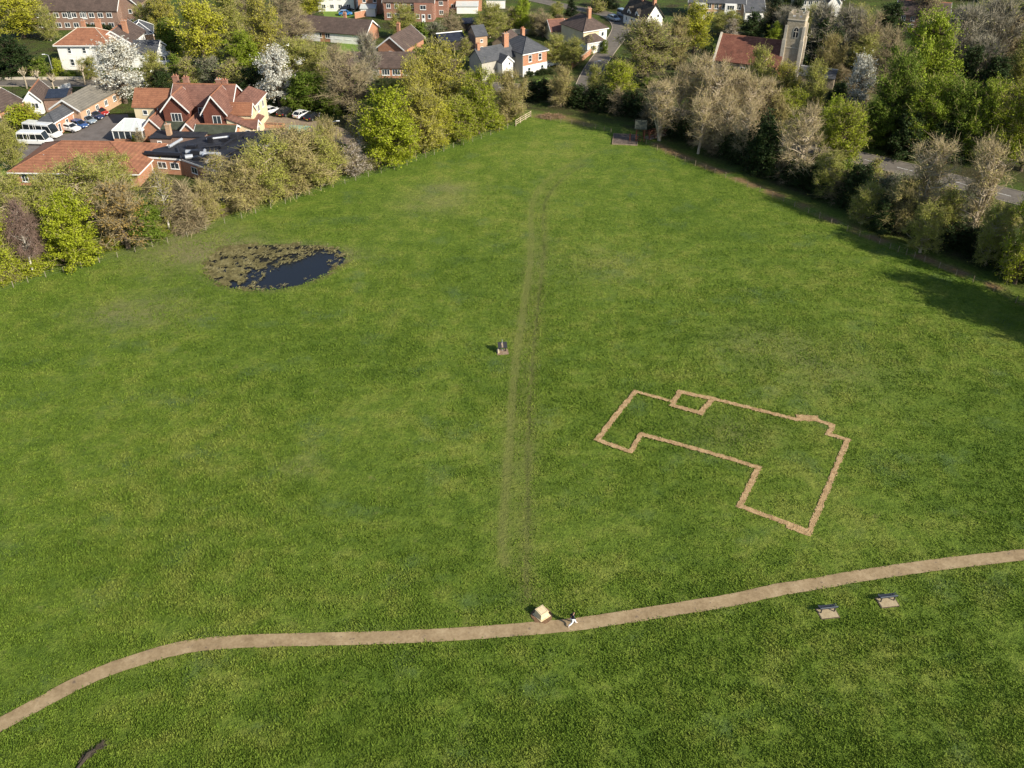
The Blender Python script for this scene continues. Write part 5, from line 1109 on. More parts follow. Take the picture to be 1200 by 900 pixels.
def gen_tree(seed, shape='round', stem=.22, nb=80, leaves=60, leaf=.26, twigs=12, twl=1.1, spread=.95, tw=.035, trunk_r=.22, mats=None, up=.5, split=1, rough=.35, lobes=3, jr=.55, lr=1.0):
    rng = np.random.RandomState(seed); H, Rr = 10.0, 3.5
    ph = rng.rand(6) * 6.28
    def lobe(th, z): return 1 - rough * .5 + rough * (.5*np.sin(lobes*th + ph[0] + z*.9) + .3*np.sin(5*th + ph[1] - z*1.7) + .3*np.sin(2*th + ph[2] + z*2.3))
    z = stem*H + (H*(.97-stem)) * rng.rand(nb*4)
    u = (z/H - stem) / (1 - stem)
    if shape == 'round': prof = np.sqrt(np.clip(1 - ((u-.42)/.6)**2, .02, 1))
    elif shape == 'upright': prof = np.clip(np.sqrt(np.clip(1-((u-.35)/.68)**2, .02, 1)), 0, 1) * (.92)
    elif shape == 'cone': prof = np.clip(1.05*(1-u)**.8, .06, 1)
    elif shape == 'vase': prof = np.clip(.35 + .75*u, 0, 1) * np.sqrt(np.clip(1-((u-.55)/.5)**4, .02, 1))
    elif shape == 'low': prof = np.sqrt(np.clip(1-(u*.97)**2.4, .02, 1))
    elif shape == 'weep': prof = np.clip(.8*np.sqrt(np.clip(1-((u-.4)/.62)**2, .02, 1)), 0, 1)
    keep = rng.rand(nb*4) < prof**1.3; z = z[keep][:nb]; prof = prof[keep][:nb]; n = len(z)
    th = rng.rand(n) * 6.283; rad = Rr * .86 * prof * lobe(th, z) * rng.rand(n)**.42
    C = np.stack([np.cos(th)*rad, np.sin(th)*rad, z], 1)
    # trunk(s)
    TV, TF = [], []; off = 0
    def addt(v, f):
        nonlocal off; TV.append(v); TF.append(f + off); off += len(v)
    tops = []
    for s_ in range(split):
        lean = rng.normal(size=2) * (.25 if split == 1 else 1.1); tt = np.linspace(0, 1, 7)
        px_ = np.stack([lean[0]*tt**1.3 + .10*np.sin(tt*6+ph[3]), lean[1]*tt**1.3 + .10*np.cos(tt*5+ph[4]) - .10*np.cos(ph[4]), tt*H*.84], 1)
        px_[0, 2] = -.3
        rr_ = (trunk_r/ (1 if split == 1 else 1.35)) * (1-tt*.86); rr_[0] *= 1.45; v, f = tubes_np(px_[None], rr_[None], 8); addt(v, f); tops.append(px_)
    # limbs to every clump
    own = rng.randint(0, split, n); T_ = np.stack(tops)[own]; zs = np.clip(z - (.35+.9*up*rng.rand(n))*(rad+.4), max(.6, stem*H*.75), H*.8)
    ti = np.clip((zs/(H*.84)), 0, 1); base = np.stack([np.interp(ti[i], np.linspace(0, 1, 7), T_[i, :, k]) for i in range(n) for k in range(3)]).reshape(n, 3)
    mid = base*.45 + C*.55; mid[:, 2] += (C[:, 2]-base[:, 2]) * (-.12) + .15*rng.normal(size=n); mid[:, :2] += rng.normal(size=(n, 2))*.22
    q1 = base*.75 + mid*.25 + rng.normal(size=(n, 3))*.06; q3 = mid*.45 + C*.55 + rng.normal(size=(n, 3))*.12
    r0 = (.035 + .06*rng.rand(n))*lr; path = np.stack([base, q1, mid, q3, C], 1); rr_ = np.stack([r0*1.15, r0, r0*.75, r0*.5, r0*.25], 1)*(trunk_r/.22)**.5
    v, f = tubes_np(path, rr_, 4); addt(v, f)
    # twigs and leaves
    V, F, MI = [], [], []; o2 = 0
    def add(v, f, mi):
        nonlocal o2; V.append(v); F.append(f + o2); MI.append(np.full(len(f), mi)); o2 += len(v)
    outw = C - np.array([0, 0, H*(stem + (1-stem)*.25)]); outw /= np.maximum(np.linalg.norm(outw, axis=1, keepdims=True), .1)
    if twigs:
        k = n*twigs; ci = np.repeat(np.arange(n), twigs); t_ = rng.rand(k)[:, None]
        st = np.where(rng.rand(k)[:, None] < .5, C[ci], q3[ci]*(1-t_) + C[ci]*t_) + rng.normal(size=(k, 3))*.10
        dr = outw[ci]*.65 + np.array([0, 0, up]) + rng.normal(size=(k, 3))*jr
        if shape == 'weep': dr = outw[ci]*.5 + np.array([0, 0, -.3]) + rng.normal(size=(k, 3))*.45
        dr /= np.linalg.norm(dr, axis=1, keepdims=True); ln = twl*(.35+.9*rng.rand(k))[:, None]
        a1 = st + dr*ln*.5; dr2 = dr + rng.normal(size=(k, 3))*.35; a2 = a1 + dr2*ln*.55
        v, f = strips_np(st, a1, tw, tw*.7, rng); add(v, f, 0); v, f = strips_np(a1, a2, tw*.7, tw*.3, rng); add(v, f, 0)
        dr3 = dr + rng.normal(size=(k, 3))*.9; v, f = strips_np(a1, a1 + dr3*ln*.4, tw*.55, tw*.25, rng); add(v, f, 0)
        ends = np.concatenate([a1, a2, a1 + dr3*ln*.4])
    if leaves:
        k = n*leaves; ci = np.repeat(np.arange(n), leaves)
        g = rng.normal(size=(k, 3)); g /= np.linalg.norm(g, axis=1, keepdims=True); rr_ = spread*(.45+.75*rng.rand(n))[ci][:, None]*rng.rand(k)[:, None]**.5
        p = C[ci] + g*rr_*np.array([1, 1, .72])
        if twigs:
            pick = rng.rand(k) < .35; p[pick] = ends[rng.randint(0, len(ends), pick.sum())] + rng.normal(size=(pick.sum(), 3))*.12
        nrm = g*.7 + outw[ci]*.35 + rng.normal(size=(k, 3))*.75 + np.array([0, 0, .25]); nrm /= np.linalg.norm(nrm, axis=1, keepdims=True)
        a = np.cross(nrm, rng.normal(size=(k, 3))); a /= np.linalg.norm(a, axis=1, keepdims=True); b_ = np.cross(nrm, a); s = leaf*(.55+.8*rng.rand(k))[:, None]
        p[:, 2] = np.maximum(p[:, 2], .15)
        bend = nrm*s*.18
        v = np.stack([p - a*s*.62, p - b_*s*.34 + bend, p + a*s*.62, p + b_*s*.34 + bend], 1).reshape(-1, 3); add(v, np.arange(k*4).reshape(-1, 4), 1)
    TVc = np.concatenate(TV); Vc = np.concatenate(V); kz = H / np.percentile(Vc[:, 2], 99.7); kr = Rr / np.percentile(np.hypot(Vc[:, 0], Vc[:, 1]), 97.5)
    S3 = np.array([kr, kr, kz]); TV = [TVc * S3]; V = [Vc * S3]; TF = [np.concatenate(TF)]
    tm = np_mesh('trunk', np.concatenate(TV), np.concatenate(TF), [M[mats[0]]]); tm.polygons.foreach_set('use_smooth', [True]*len(tm.polygons))
    cm = np_mesh('crown', np.concatenate(V), np.concatenate(F), [M[mats[1]], M[mats[2]]], np.concatenate(MI)) if V else None
    return tm, cm
for nm, c in dict(tw_tan=(.34,.28,.14), tw_brown=(.31,.255,.15), tw_pale=(.42,.34,.20), tw_grey=(.28,.255,.19), tw_olive=(.30,.27,.11), tw_dark=(.07,.055,.035), tw_red=(.19,.13,.105)).items(): M[nm] = twigmat(nm, c)
for nm, a, b_ in [('lf_lime', (.20,.25,.015), (.40,.44,.03)), ('lf_yellow', (.28,.29,.02), (.50,.49,.05)), ('lf_yolive', (.27,.26,.035), (.46,.42,.07)), ('lf_green', (.08,.135,.013), (.19,.255,.03)), ('lf_bright', (.17,.235,.018), (.33,.40,.035)),
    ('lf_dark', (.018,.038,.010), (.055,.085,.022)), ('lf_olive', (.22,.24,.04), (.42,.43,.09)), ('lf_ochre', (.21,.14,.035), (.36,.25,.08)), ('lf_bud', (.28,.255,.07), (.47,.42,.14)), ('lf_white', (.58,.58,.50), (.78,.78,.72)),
    ('lf_pink', (.36,.31,.27), (.55,.50,.44)), ('lf_grey', (.10,.125,.055), (.20,.225,.11)), ('lf_conifer', (.014,.030,.012), (.04,.06,.022)), ('lf_brown', (.13,.09,.05), (.25,.18,.10))]:
    M[nm] = leafmat(nm, a, b_)
KIND = dict(
  lime=dict(shape='upright', stem=.06, nb=130, leaves=165, leaf=.185, twigs=5, mats=('bark','tw_olive','lf_lime'), spread=.95),
  lime_open=dict(shape='round', stem=.12, nb=110, leaves=115, leaf=.18, twigs=12, mats=('bark','tw_olive','lf_lime'), spread=1.0),
  yellow=dict(shape='round', stem=.14, nb=100, leaves=135, leaf=.19, twigs=8, mats=('bark','tw_olive','lf_yellow'), spread=.95, rough=.5),
  yolive=dict(shape='round', stem=.12, nb=110, leaves=105, leaf=.175, twigs=12, mats=('bark','tw_olive','lf_yolive'), spread=1.0, rough=.45),
  bright_big=dict(shape='round', stem=.05, nb=230, leaves=150, leaf=.145, twigs=4, mats=('bark','tw_olive','lf_bright'), spread=.72, rough=.6, lobes=4),
  green_big=dict(shape='round', stem=.05, nb=200, leaves=140, leaf=.15, twigs=4, mats=('bark','tw_olive','lf_green'), spread=.75, rough=.6, lobes=4),
  olive_big=dict(shape='round', stem=.12, nb=210, leaves=60, leaf=.125, twigs=18, twl=.8, tw=.022, mats=('bark_dark','tw_brown','lf_olive'), spread=.75, rough=.5, lobes=4),
  green=dict(shape='round', stem=.08, nb=115, leaves=125, leaf=.24, twigs=4, mats=('bark','tw_olive','lf_green'), spread=1.05, rough=.5),
  bright=dict(shape='round', stem=.06, nb=140, leaves=160, leaf=.19, twigs=4, mats=('bark','tw_olive','lf_bright'), spread=1.0, rough=.55, lobes=4),
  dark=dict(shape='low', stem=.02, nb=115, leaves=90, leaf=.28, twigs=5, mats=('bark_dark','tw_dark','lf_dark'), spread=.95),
  conifer=dict(shape='cone', stem=.04, nb=110, leaves=85, leaf=.28, twigs=5, mats=('bark_dark','tw_dark','lf_conifer'), spread=.8, up=.1),
  olive=dict(shape='round', stem=.10, nb=125, leaves=125, leaf=.15, twigs=12, twl=1.2, mats=('bark_pale','tw_olive','lf_olive'), spread=1.0, rough=.5),
  ochre=dict(shape='round', stem=.08, nb=100, leaves=48, leaf=.21, twigs=20, twl=1.2, mats=('bark','tw_brown','lf_ochre'), spread=1.05, rough=.45),
  bud=dict(shape='round', stem=.10, nb=115, leaves=90, leaf=.145, twigs=20, twl=1.2, mats=('bark','tw_tan','lf_bud'), spread=1.0, rough=.5),
  blossom=dict(shape='round', stem=.15, nb=85, leaves=105, leaf=.19, twigs=8, mats=('bark','tw_brown','lf_white'), spread=.85, rough=.5),
  pink=dict(shape='round', stem=.08, nb=80, leaves=40, leaf=.22, twigs=14, mats=('bark','tw_brown','lf_pink'), spread=.9, rough=.5),
  bare=dict(shape='round', stem=.16, nb=90, leaves=5, leaf=.15, twigs=26, twl=1.2, tw=.022, jr=.75, lr=1.25, mats=('bark','tw_brown','lf_bud'), up=.55, rough=.35),
  bare_grey=dict(shape='round', stem=.16, nb=105, leaves=4, leaf=.18, twigs=28, twl=1.3, tw=.032, mats=('bark_pale','tw_grey','lf_olive'), up=.5, rough=.5, split=2),
  poplar=dict(shape='round', stem=.20, nb=95, leaves=8, leaf=.14, twigs=20, twl=1.1, tw=.02, mats=('bark_pale','tw_pale','lf_bud'), up=.85, rough=.5, jr=.75, lr=1.2, trunk_r=.20),
  poplar_multi=dict(shape='vase', stem=.10, nb=95, leaves=12, leaf=.15, twigs=20, twl=1.15, tw=.02, mats=('bark_pale','tw_pale','lf_bud'), up=.45, rough=.6, jr=.75, lr=1.15, split=4, trunk_r=.24),
  birch=dict(shape='weep', stem=.28, nb=75, leaves=26, leaf=.20, twigs=18, twl=1.2, tw=.024, mats=('bark_birch','tw_brown','lf_yolive'), trunk_r=.19, rough=.35),
  birch_bare=dict(shape='weep', stem=.30, nb=75, leaves=0, twigs=40, twl=1.4, tw=.026, mats=('bark_birch','tw_red','lf_bud'), trunk_r=.20, rough=.3),
  bush_green=dict(shape='low', stem=.02, nb=60, leaves=70, leaf=.42, twigs=6, twl=1.6, tw=.05, mats=('bark','tw_olive','lf_green'), spread=1.4, trunk_r=.12, rough=.5),
  bush_lime=dict(shape='low', stem=.02, nb=60, leaves=62, leaf=.42, twigs=8, twl=1.6, tw=.05, mats=('bark','tw_olive','lf_lime'), spread=1.4, trunk_r=.12, rough=.5),
  bush_olive=dict(shape='low', stem=.02, nb=60, leaves=45, leaf=.38, twigs=18, twl=1.8, tw=.05, mats=('bark','tw_brown','lf_olive'), spread=1.4, trunk_r=.12, rough=.5),
  bush_grey=dict(shape='low', stem=.02, nb=60, leaves=45, leaf=.38, twigs=16, twl=1.8, tw=.05, mats=('bark','tw_grey','lf_grey'), spread=1.4, trunk_r=.12, rough=.5),
  bush_brown=dict(shape='low', stem=.02, nb=60, leaves=14, leaf=.34, twigs=40, twl=2.2, tw=.055, mats=('bark','tw_brown','lf_brown'), spread=1.4, trunk_r=.12, rough=.5),
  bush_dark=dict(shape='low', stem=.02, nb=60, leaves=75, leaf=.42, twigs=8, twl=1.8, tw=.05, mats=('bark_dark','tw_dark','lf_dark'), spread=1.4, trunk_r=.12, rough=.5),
)
MESH = {}
def tree_mesh(kind, var):
    if (kind, var) not in MESH: MESH[(kind, var)] = gen_tree(sum(map(ord, kind)) * 7 + var * 101, **KIND[kind])
    return MESH[(kind, var)]
trnd = random.Random(77); TREES = 0
SHRUB = ('bush_', )
def plant_at(kind, X, Y, hgt, wid, label, group=None, name=None, cat=None, var=None):
    global TREES; TREES += 1
    bush = kind.startswith('bush'); v = var if var is not None else trnd.randint(0, 1 if not bush else 2)
    tm, cm = tree_mesh(kind, v)
    nm = name or ('shrub' if bush else {'conifer': 'conifer_tree', 'poplar': 'poplar_tree', 'poplar_multi': 'poplar_tree', 'birch': 'birch_tree', 'birch_bare': 'birch_tree', 'blossom': 'blossom_tree'}.get(kind, 'tree'))
    r = thing(nm, label, cat or ('shrub' if bush else 'tree'), (X, Y, 0), trnd.uniform(0, 6.28), group)
    s = wid / 7.0; r.scale = (s * trnd.uniform(.93, 1.07), s * trnd.uniform(.93, 1.07), hgt / 10.0)
    link(bpy.data.objects.new('stem' if bush else 'trunk', tm), r); link(bpy.data.objects.new('crown' if not bush else 'foliage', cm), r)
    return r
def plant(kind, cx, top, base, w_px, label, group=None, **kw):
    g = P(cx, base); hgt = height_at(g.y, top); s = px_per_m(g.x, g.y, hgt/2)
    return plant_at(kind, g.x, g.y, max(.6, hgt), w_px / s, label, group, **kw)
T = plant
# ---- left of the field, in front of the orange roofed hall
T('lime_open', 2, 245, 332, 56, 'yellow green leafy tree at the left edge beside the fence')
T('birch_bare', 40, 236, 322, 40, 'bare reddish birch with white trunk behind the left fence')
T('lime', 90, 228, 308, 66, 'full yellow green tree right of the bare reddish birch')
T('olive', 22, 205, 285, 72, 'grey green tree at the left edge below the lawn')
T('olive', 104, 184, 262, 80, 'pale olive tree in front of the orange hipped roof')
T('olive', 66, 205, 275, 50, 'thin brownish tree at the left end of the orange roofed hall')
T('ochre', 150, 212, 291, 72, 'ochre budding tree in front of the hall by the fence')
T('olive', 138, 180, 245, 60, 'pale olive tree before the right half of the orange roof')
T('green', 172, 238, 284, 46, 'low bright green tree between ochre tree and birch')
T('birch', 199, 196, 270, 42, 'pale birch with white trunk in front of the brick link block')
T('bush_brown', 222, 215, 269, 46, 'brown thicket between the two pale birches')
T('birch', 263, 178, 242, 40, 'birch with white trunk in front of the black pipes')
T('bud', 243, 212, 262, 42, 'brown budding tree left of the second birch')
T('bud', 292, 183, 245, 60, 'broad brown budding tree right of the second birch')
T('olive', 318, 158, 236, 66, 'olive brown tree beside the flat black roof')
T('bud', 348, 150, 226, 72, 'large brown budding tree below the gravel yard')
T('olive', 378, 150, 217, 56, 'olive tree right of the large brown budding tree')
T('bud', 388, 140, 212, 36, 'tall narrow brown tree beneath the black parked cars')
T('pink', 416, 168, 205, 42, 'grey white blossoming bush left of the lime green tree')
T('birch', 424, 118, 184, 34, 'slim pale birch at the right end of the gravel yard')
T('lime', 458, 105, 192, 66, 'brilliant lime green upright tree by the left fence')
T('yolive', 497, 102, 179, 56, 'yellow olive tree right of the brilliant lime tree')
T('yellow', 514, 116, 172, 40, 'small yellow tree by the fence right of the lime tree', None)
T('lime_open', 538, 112, 165, 48, 'yellow green tree by the fence between yellow and round olive')
T('yolive', 517, 48, 150, 70, 'tall olive yellow tree towering above the hedge near centre')
T('lime_open', 561, 80, 156, 50, 'yellow green round tree left of the brown roadside tree')
T('bud', 597, 82, 142, 42, 'brown tree with pale trunk at the far field corner')
T('yolive', 490, 66, 165, 50, 'olive tree above the brilliant lime green tree')
T('bush_lime', 578, 130, 150, 34, 'yellow green shrub beside the fence near the far corner')
# ---- behind the gravel yard
T('blossom', 329, 55, 124, 50, 'tall white blossom tree behind the gravel yard cars')
T('bare', 411, 62, 131, 74, 'bare grey brown tree above the right end of the yard')
T('green', 364, 84, 127, 46, 'dark green tree right of the tall white blossom tree')
T('olive', 352, 44, 100, 54, 'soft olive tree on the slope below the bungalow row')
T('olive', 376, 50, 104, 50, 'olive tree between white blossom and bare grey tree')
T('dark', 298, 78, 118, 36, 'dark olive tree between the mansion and white blossom')
T('bare', 347, 12, 62, 52, 'bare tree in front of the left end of the bungalow row')
T('bare', 398, 50, 118, 34, 'thin bare tree left of the broad bare grey tree')
T('bare_grey', 434, 36, 108, 30, 'tall thin bare tree before the low brown bungalow')
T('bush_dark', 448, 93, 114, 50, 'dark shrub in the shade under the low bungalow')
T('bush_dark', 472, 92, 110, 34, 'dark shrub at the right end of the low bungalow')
T('olive', 456, 92, 135, 40, 'olive tree just above the brilliant lime tree crown')
T('bush_green', 440, 104, 140, 34, 'green shrub beside the bare tree above the yard')
T('bush_green', 388, 108, 132, 34, 'green shrub beneath the bare grey tree')
T('bush_green', 345, 112, 129, 30, 'green shrub at the foot of the white blossom tree')
# ---- top left
T('yellow', 28, -14, 44, 64, 'broad yellow tree at the top left edge')
T('dark', 20, 42, 88, 46, 'big dark rounded evergreen left of the white villa')
T('olive', 60, 8, 48, 24, 'small pinkish olive tree before the brown brick flats')
T('bush_lime', 70, 68, 90, 16, 'yellow bush against the left side of the villa')
T('bush_green', 50, 66, 90, 26, 'green shrub between the evergreen and the villa')
T('olive', 108, 66, 93, 28, 'olive shrubby tree in front of the white villa')
T('blossom', 147, 44, 121, 60, 'large spreading white blossom tree beside the white villa', var=1)
T('olive', 184, 60, 104, 32, 'olive tree right of the large white blossom')
T('olive', 178, 0, 40, 36, 'light green tree right of the brick flats')
T('yolive', 196, -8, 44, 40, 'olive green tree above the brick house', None)
T('green', 206, 20, 66, 34, 'green tree left of the tall bright yellow tree')
T('yellow', 242, -2, 80, 62, 'tall bright yellow tree behind the mansion', var=1)
T('bright', 290, 38, 88, 46, 'bright green tree right of the tall yellow tree')
T('olive', 272, -12, 56, 52, 'tall olive tree behind the yellow and bright green trees')
T('yolive', 314, -6, 80, 46, 'tall yellow topped tree with long pale trunk behind the blossom', name='birch_tree')
T('bare', 340, -14, 44, 46, 'bare brown tree at top left of the bungalow row')
T('bare', 296, -14, 40, 40, 'bare brown tree top between yellow topped trees')
T('yellow', 365, -22, 22, 40, 'yellow green tree left of the white house at top')
T('bush_olive', 222, 68, 98, 34, 'pale olive shrub behind the mansion chimneys')
T('bush_grey', 250, 66, 100, 38, 'pale grey green shrub behind the mansion ridge')
T('bush_olive', 274, 70, 106, 36, 'olive shrub behind the right wing of the mansion')
T('bush_green', 208, 62, 92, 26, 'green shrub beside the silver van')
T('bush_dark', 192, 78, 108, 30, 'dark shrub behind the left wing of the mansion')
T('bush_olive', 112, 117, 131, 15, 'olive shrub at the foot of the large blossom tree')
T('bush_lime', 28, 122, 152, 42, 'yellow green shrub by the small brick annex')
T('yellow', 40, 120, 150, 18, 'golden yellow bush between the low hall and annex', name='shrub', cat='shrub')
T('olive', 18, 140, 200, 42, 'brownish olive tree left of the minibuses')
T('bush_dark', 303, 138, 152, 10, 'small clipped dark shrub beside the mansion porch')
T('bush_lime', 158, 158, 168, 8, 'small round lime bush beside the conservatory')
T('bare', 166, 150, 172, 14, 'small bare sapling by the conservatory lawn')
# ---- top centre
T('grey', 0, 0, 0, 0, '') if False else None
T('olive', 473, 5, 46, 34, 'grey green tree in front of the red brick terrace')
T('bush_green', 492, 26, 50, 28, 'green shrub right of the tree before the terrace')
T('bush_grey', 510, 26, 48, 30, 'grey green shrub in the terrace gardens')
T('bare', 528, 12, 44, 32, 'bare pinkish tree in the terrace gardens')
T('olive', 574, 3, 44, 42, 'round olive tree above the narrow house')
T('bright', 612, -3, 36, 26, 'upright bright green tree above the allotments')
T('bush_olive', 600, 8, 36, 26, 'olive shrub left of the upright bright green tree')
T('bush_olive', 626, 14, 40, 22, 'olive shrub right of the upright bright green tree')
T('bare', 636, 10, 44, 26, 'bare tree left of the low solar roofed cottage')
T('conifer', 669, -4, 18, 16, 'dark green conifer beside the side road at top')
T('olive', 652, 2, 22, 18, 'olive tree left of the dark conifer at top')
T('olive', 650, 40, 76, 34, 'willow like olive tree right of the victorian house')
T('olive', 672, 44, 78, 34, 'willow like olive tree below the solar roofed cottage')
T('bush_olive', 692, 42, 62, 18, 'olive shrub in front of the cream house')
T('bush_green', 708, 46, 62, 12, 'green shrub by the wall below the cream house')
T('bush_olive', 545, 44, 64, 20, 'olive shrub left of the narrow house')
T('bush_lime', 540, 36, 52, 20, 'lime shrub between solar shed and garden shed')
T('bud', 657, 78, 125, 32, 'rounded brown tree beside the road junction')
T('olive', 697, 76, 123, 26, 'upright olive tree at the road junction')
T('lime_open', 724, 70, 124, 40, 'yellow green tree with dark forked trunk by the road')
T('olive_big', 756, 22, 92, 74, 'large dark olive tree in front of the thatched cottage')
T('bud', 792, 18, 82, 34, 'brown tree before the yellow tree left of the church')
T('yellow', 812, 3, 62, 50, 'round golden yellow tree left of the church nave', var=0)
T('bush_olive', 700, -6, 14, 24, 'olive shrub at the top beside the side road')
T('conifer', 712, -16, 10, 24, 'dark conifer mass above the side road')
# ---- bare poplars left of the church
PG = None
for i, (x, t, b, w_, lb) in enumerate([(772,92,165,44,'bare pale tree leftmost of the grove below the church'), (792,72,160,42,'bare pale tree with slanting trunk in the poplar grove'), (812,62,160,44,'tall bare pale tree in the poplar grove left of nave'),
    (832,70,170,46,'bare pale tree at the middle of the poplar grove'), (852,78,165,44,'bare pale tree below the church gable parapet'), (872,86,168,44,'bare pale tree below the middle of the nave'), (890,88,160,36,'bare pale tree rightmost of the grove below the church'),
    (845,110,182,40,'drooping bare tree nearest the field in the poplar grove'), (818,112,180,40,'low bare tree overhanging the dark hedge in the grove'), (868,120,190,30,'low bare tree at the grove edge beside the dark shrub')]):
    T('poplar' if i % 2 else 'poplar_multi', x, t, b, w_, lb)
T('olive', 885, 54, 125, 36, 'olive blossoming tree against the church roof')
T('yolive', 915, 72, 132, 38, 'yellow olive tree below the church tower')
T('lime_open', 924, 104, 150, 44, 'yellow green tree above the lone bare poplar')
T('bud', 905, 110, 165, 30, 'tan budding tree between grove and lone poplar')
T('poplar', 932, 122, 214, 62, 'lone bare poplar with pale trunk by the dark hedge', var=1)
T('lime_open', 984, 120, 190, 56, 'broad olive green tree beside the road at right')
T('bright', 968, 112, 172, 34, 'green tree behind the lone bare poplar')
T('olive', 948, 70, 140, 34, 'dull olive tree below the low slate church annex')
T('pink', 946, 86, 132, 22, 'white flecked tree below the low slate church annex')
T('blossom', 1002, 64, 128, 34, 'narrow white blossom tree left of the great green trees', var=1)
T('dark', 975, 95, 150, 30, 'dark tree left of the narrow white blossom')
# ---- great green trees right
T('bright_big', 1066, 12, 150, 84, 'huge bright green tree, tallest of the right wood')
T('green_big', 1040, 60, 168, 60, 'deep green tree left foot of the huge green tree')
T('bright_big', 1075, 88, 178, 60, 'green tree in front of the huge bright green tree')
T('green_big', 1108, 92, 182, 60, 'deep green tree at the middle of the right wood')
T('bright_big', 1140, 94, 188, 56, 'green tree beside the road right of the deep green trees')
T('lime_open', 1168, 96, 192, 56, 'yellow green tree near the right edge of the wood')
T('lime_open', 1196, 102, 200, 56, 'yellow green tree cut by the right edge', None)
T('green', 1020, 118, 172, 40, 'dark green tree beside the white blossom at the road')
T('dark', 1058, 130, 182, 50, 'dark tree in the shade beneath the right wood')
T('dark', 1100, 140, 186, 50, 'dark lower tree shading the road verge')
T('bare_grey', 955, 2, 82, 46, 'bare olive grey tree right of the church tower', var=0)
T('bare_grey', 985, 6, 78, 46, 'bare grey tree with pale leaning trunk near the tower', var=1)
T('bare', 1012, 14, 84, 46, 'bare brown tree between the tower and huge green tree')
T('bare', 1030, 30, 110, 40, 'bare brown tree hugging the huge green tree')
T('bud', 968, 40, 98, 34, 'brown tree above the low slate church annex')
T('bare_grey', 1115, 4, 98, 50, 'bare tree with pale slanting trunk right of huge green')
T('bare_grey', 1150, -4, 90, 54, 'bare grey tree with white limbs at upper right')
T('bare', 1178, -8, 86, 50, 'bare tree near the top right corner')
T('dark', 1130, 52, 110, 40, 'dark ivy clad tree beneath the bare grey trees')
T('olive', 1190, 34, 112, 50, 'dull dark olive tree at the right edge')
T('dark', 1160, 66, 118, 44, 'dark shadowed tree below the white limbed tree')
T('olive', 1108, 30, 92, 30, 'grey green tree right of the huge green tree crown')
# around the churchyard
T('conifer', 905, -6, 46, 32, 'dark conifer left of the church tower')
T('conifer', 928, -10, 40, 26, 'dark conifer behind the church tower')
T('dark', 880, 14, 50, 34, 'dark yew behind the church nave')
T('bright', 906, 26, 56, 22, 'bright green bush tree left of the tower')
T('olive', 850, 12, 40, 40, 'grey green tree in front of the pale regency house')
T('pink', 856, 22, 52, 26, 'pinkish bare tree behind the nave ridge')
T('dark', 826, 52, 86, 26, 'dark shrubby tree left of the nave gable')
T('olive', 946, 4, 60, 26, 'olive tree right beside the church tower')
# ---- right of the field, near trees
T('dark', 1003, 192, 242, 46, 'dark evergreen bush right of the olive green tree')
T('bush_grey', 1034, 202, 252, 40, 'grey green shrub beside the dark evergreen')
T('poplar_multi', 1075, 160, 272, 58, 'pale bare tree in front of the road at right', var=0)
T('bud', 1052, 205, 272, 46, 'tan twiggy tree left of the pale bare tree')
T('poplar_multi', 1132, 160, 288, 60, 'bare tree with several white trunks near right edge', var=1)
T('olive', 1102, 222, 282, 40, 'olive shrubby tree between the two pale bare trees')
T('lime_open', 1188, 222, 332, 54, 'olive green tree at the right edge by the dark bank')
T('olive', 1222, 190, 330, 60, 'olive tree beyond the right edge of the frame')
T('olive', 1240, 262, 372, 76, 'olive tree just beyond the right edge above the bank')
T('green', 1290, 292, 402, 80, 'green tree farther beyond the right edge above the bank')
T('olive', 1350, 312, 430, 84, 'olive tree farthest beyond the right edge above the bank')
T('olive', 1155, 238, 312, 44, 'olive tree between white trunked tree and right edge tree')
T('dark', 1030, 232, 270, 36, 'low dark tree between the evergreen bush and tan tree')
T('olive', 968, 176, 232, 40, 'low olive tree between lone poplar and dark evergreen')
T('olive', 1010, 214, 262, 40, 'olive tree beside the low dark tree by the hedge')
T('olive', 1078, 238, 296, 44, 'olive tree in the hedge under the pale bare tree')
T('bush_green', 985, 186, 222, 34, 'green shrub hiding the road beside the olive green tree')
T('bush_grey', 1050, 204, 240, 40, 'grey green shrub hiding the road behind the evergreen')
T('bush_olive', 1105, 216, 256, 40, 'olive shrub hiding the road between the pale trees')
T('bush_olive', 1068, 210, 244, 34, 'olive shrub masking the road left of the pale bare tree')
T('bush_grey', 1122, 222, 258, 34, 'grey shrub masking the road left of the white trunked tree')
T('bush_green', 1150, 226, 262, 30, 'green shrub masking the road right of the white trunked tree')
T('bush_olive', 1022, 184, 216, 26, 'olive shrub at the first glimpse of the right hand road')
T('bush_brown', 1160, 262, 300, 36, 'brown scrub beneath the white trunked tree')
T('bush_dark', 890, 130, 200, 44, 'dark shrub between the grove and lone poplar')
T('dark', 893, 140, 205, 40, 'dark ivy covered tree left of the lone poplar')
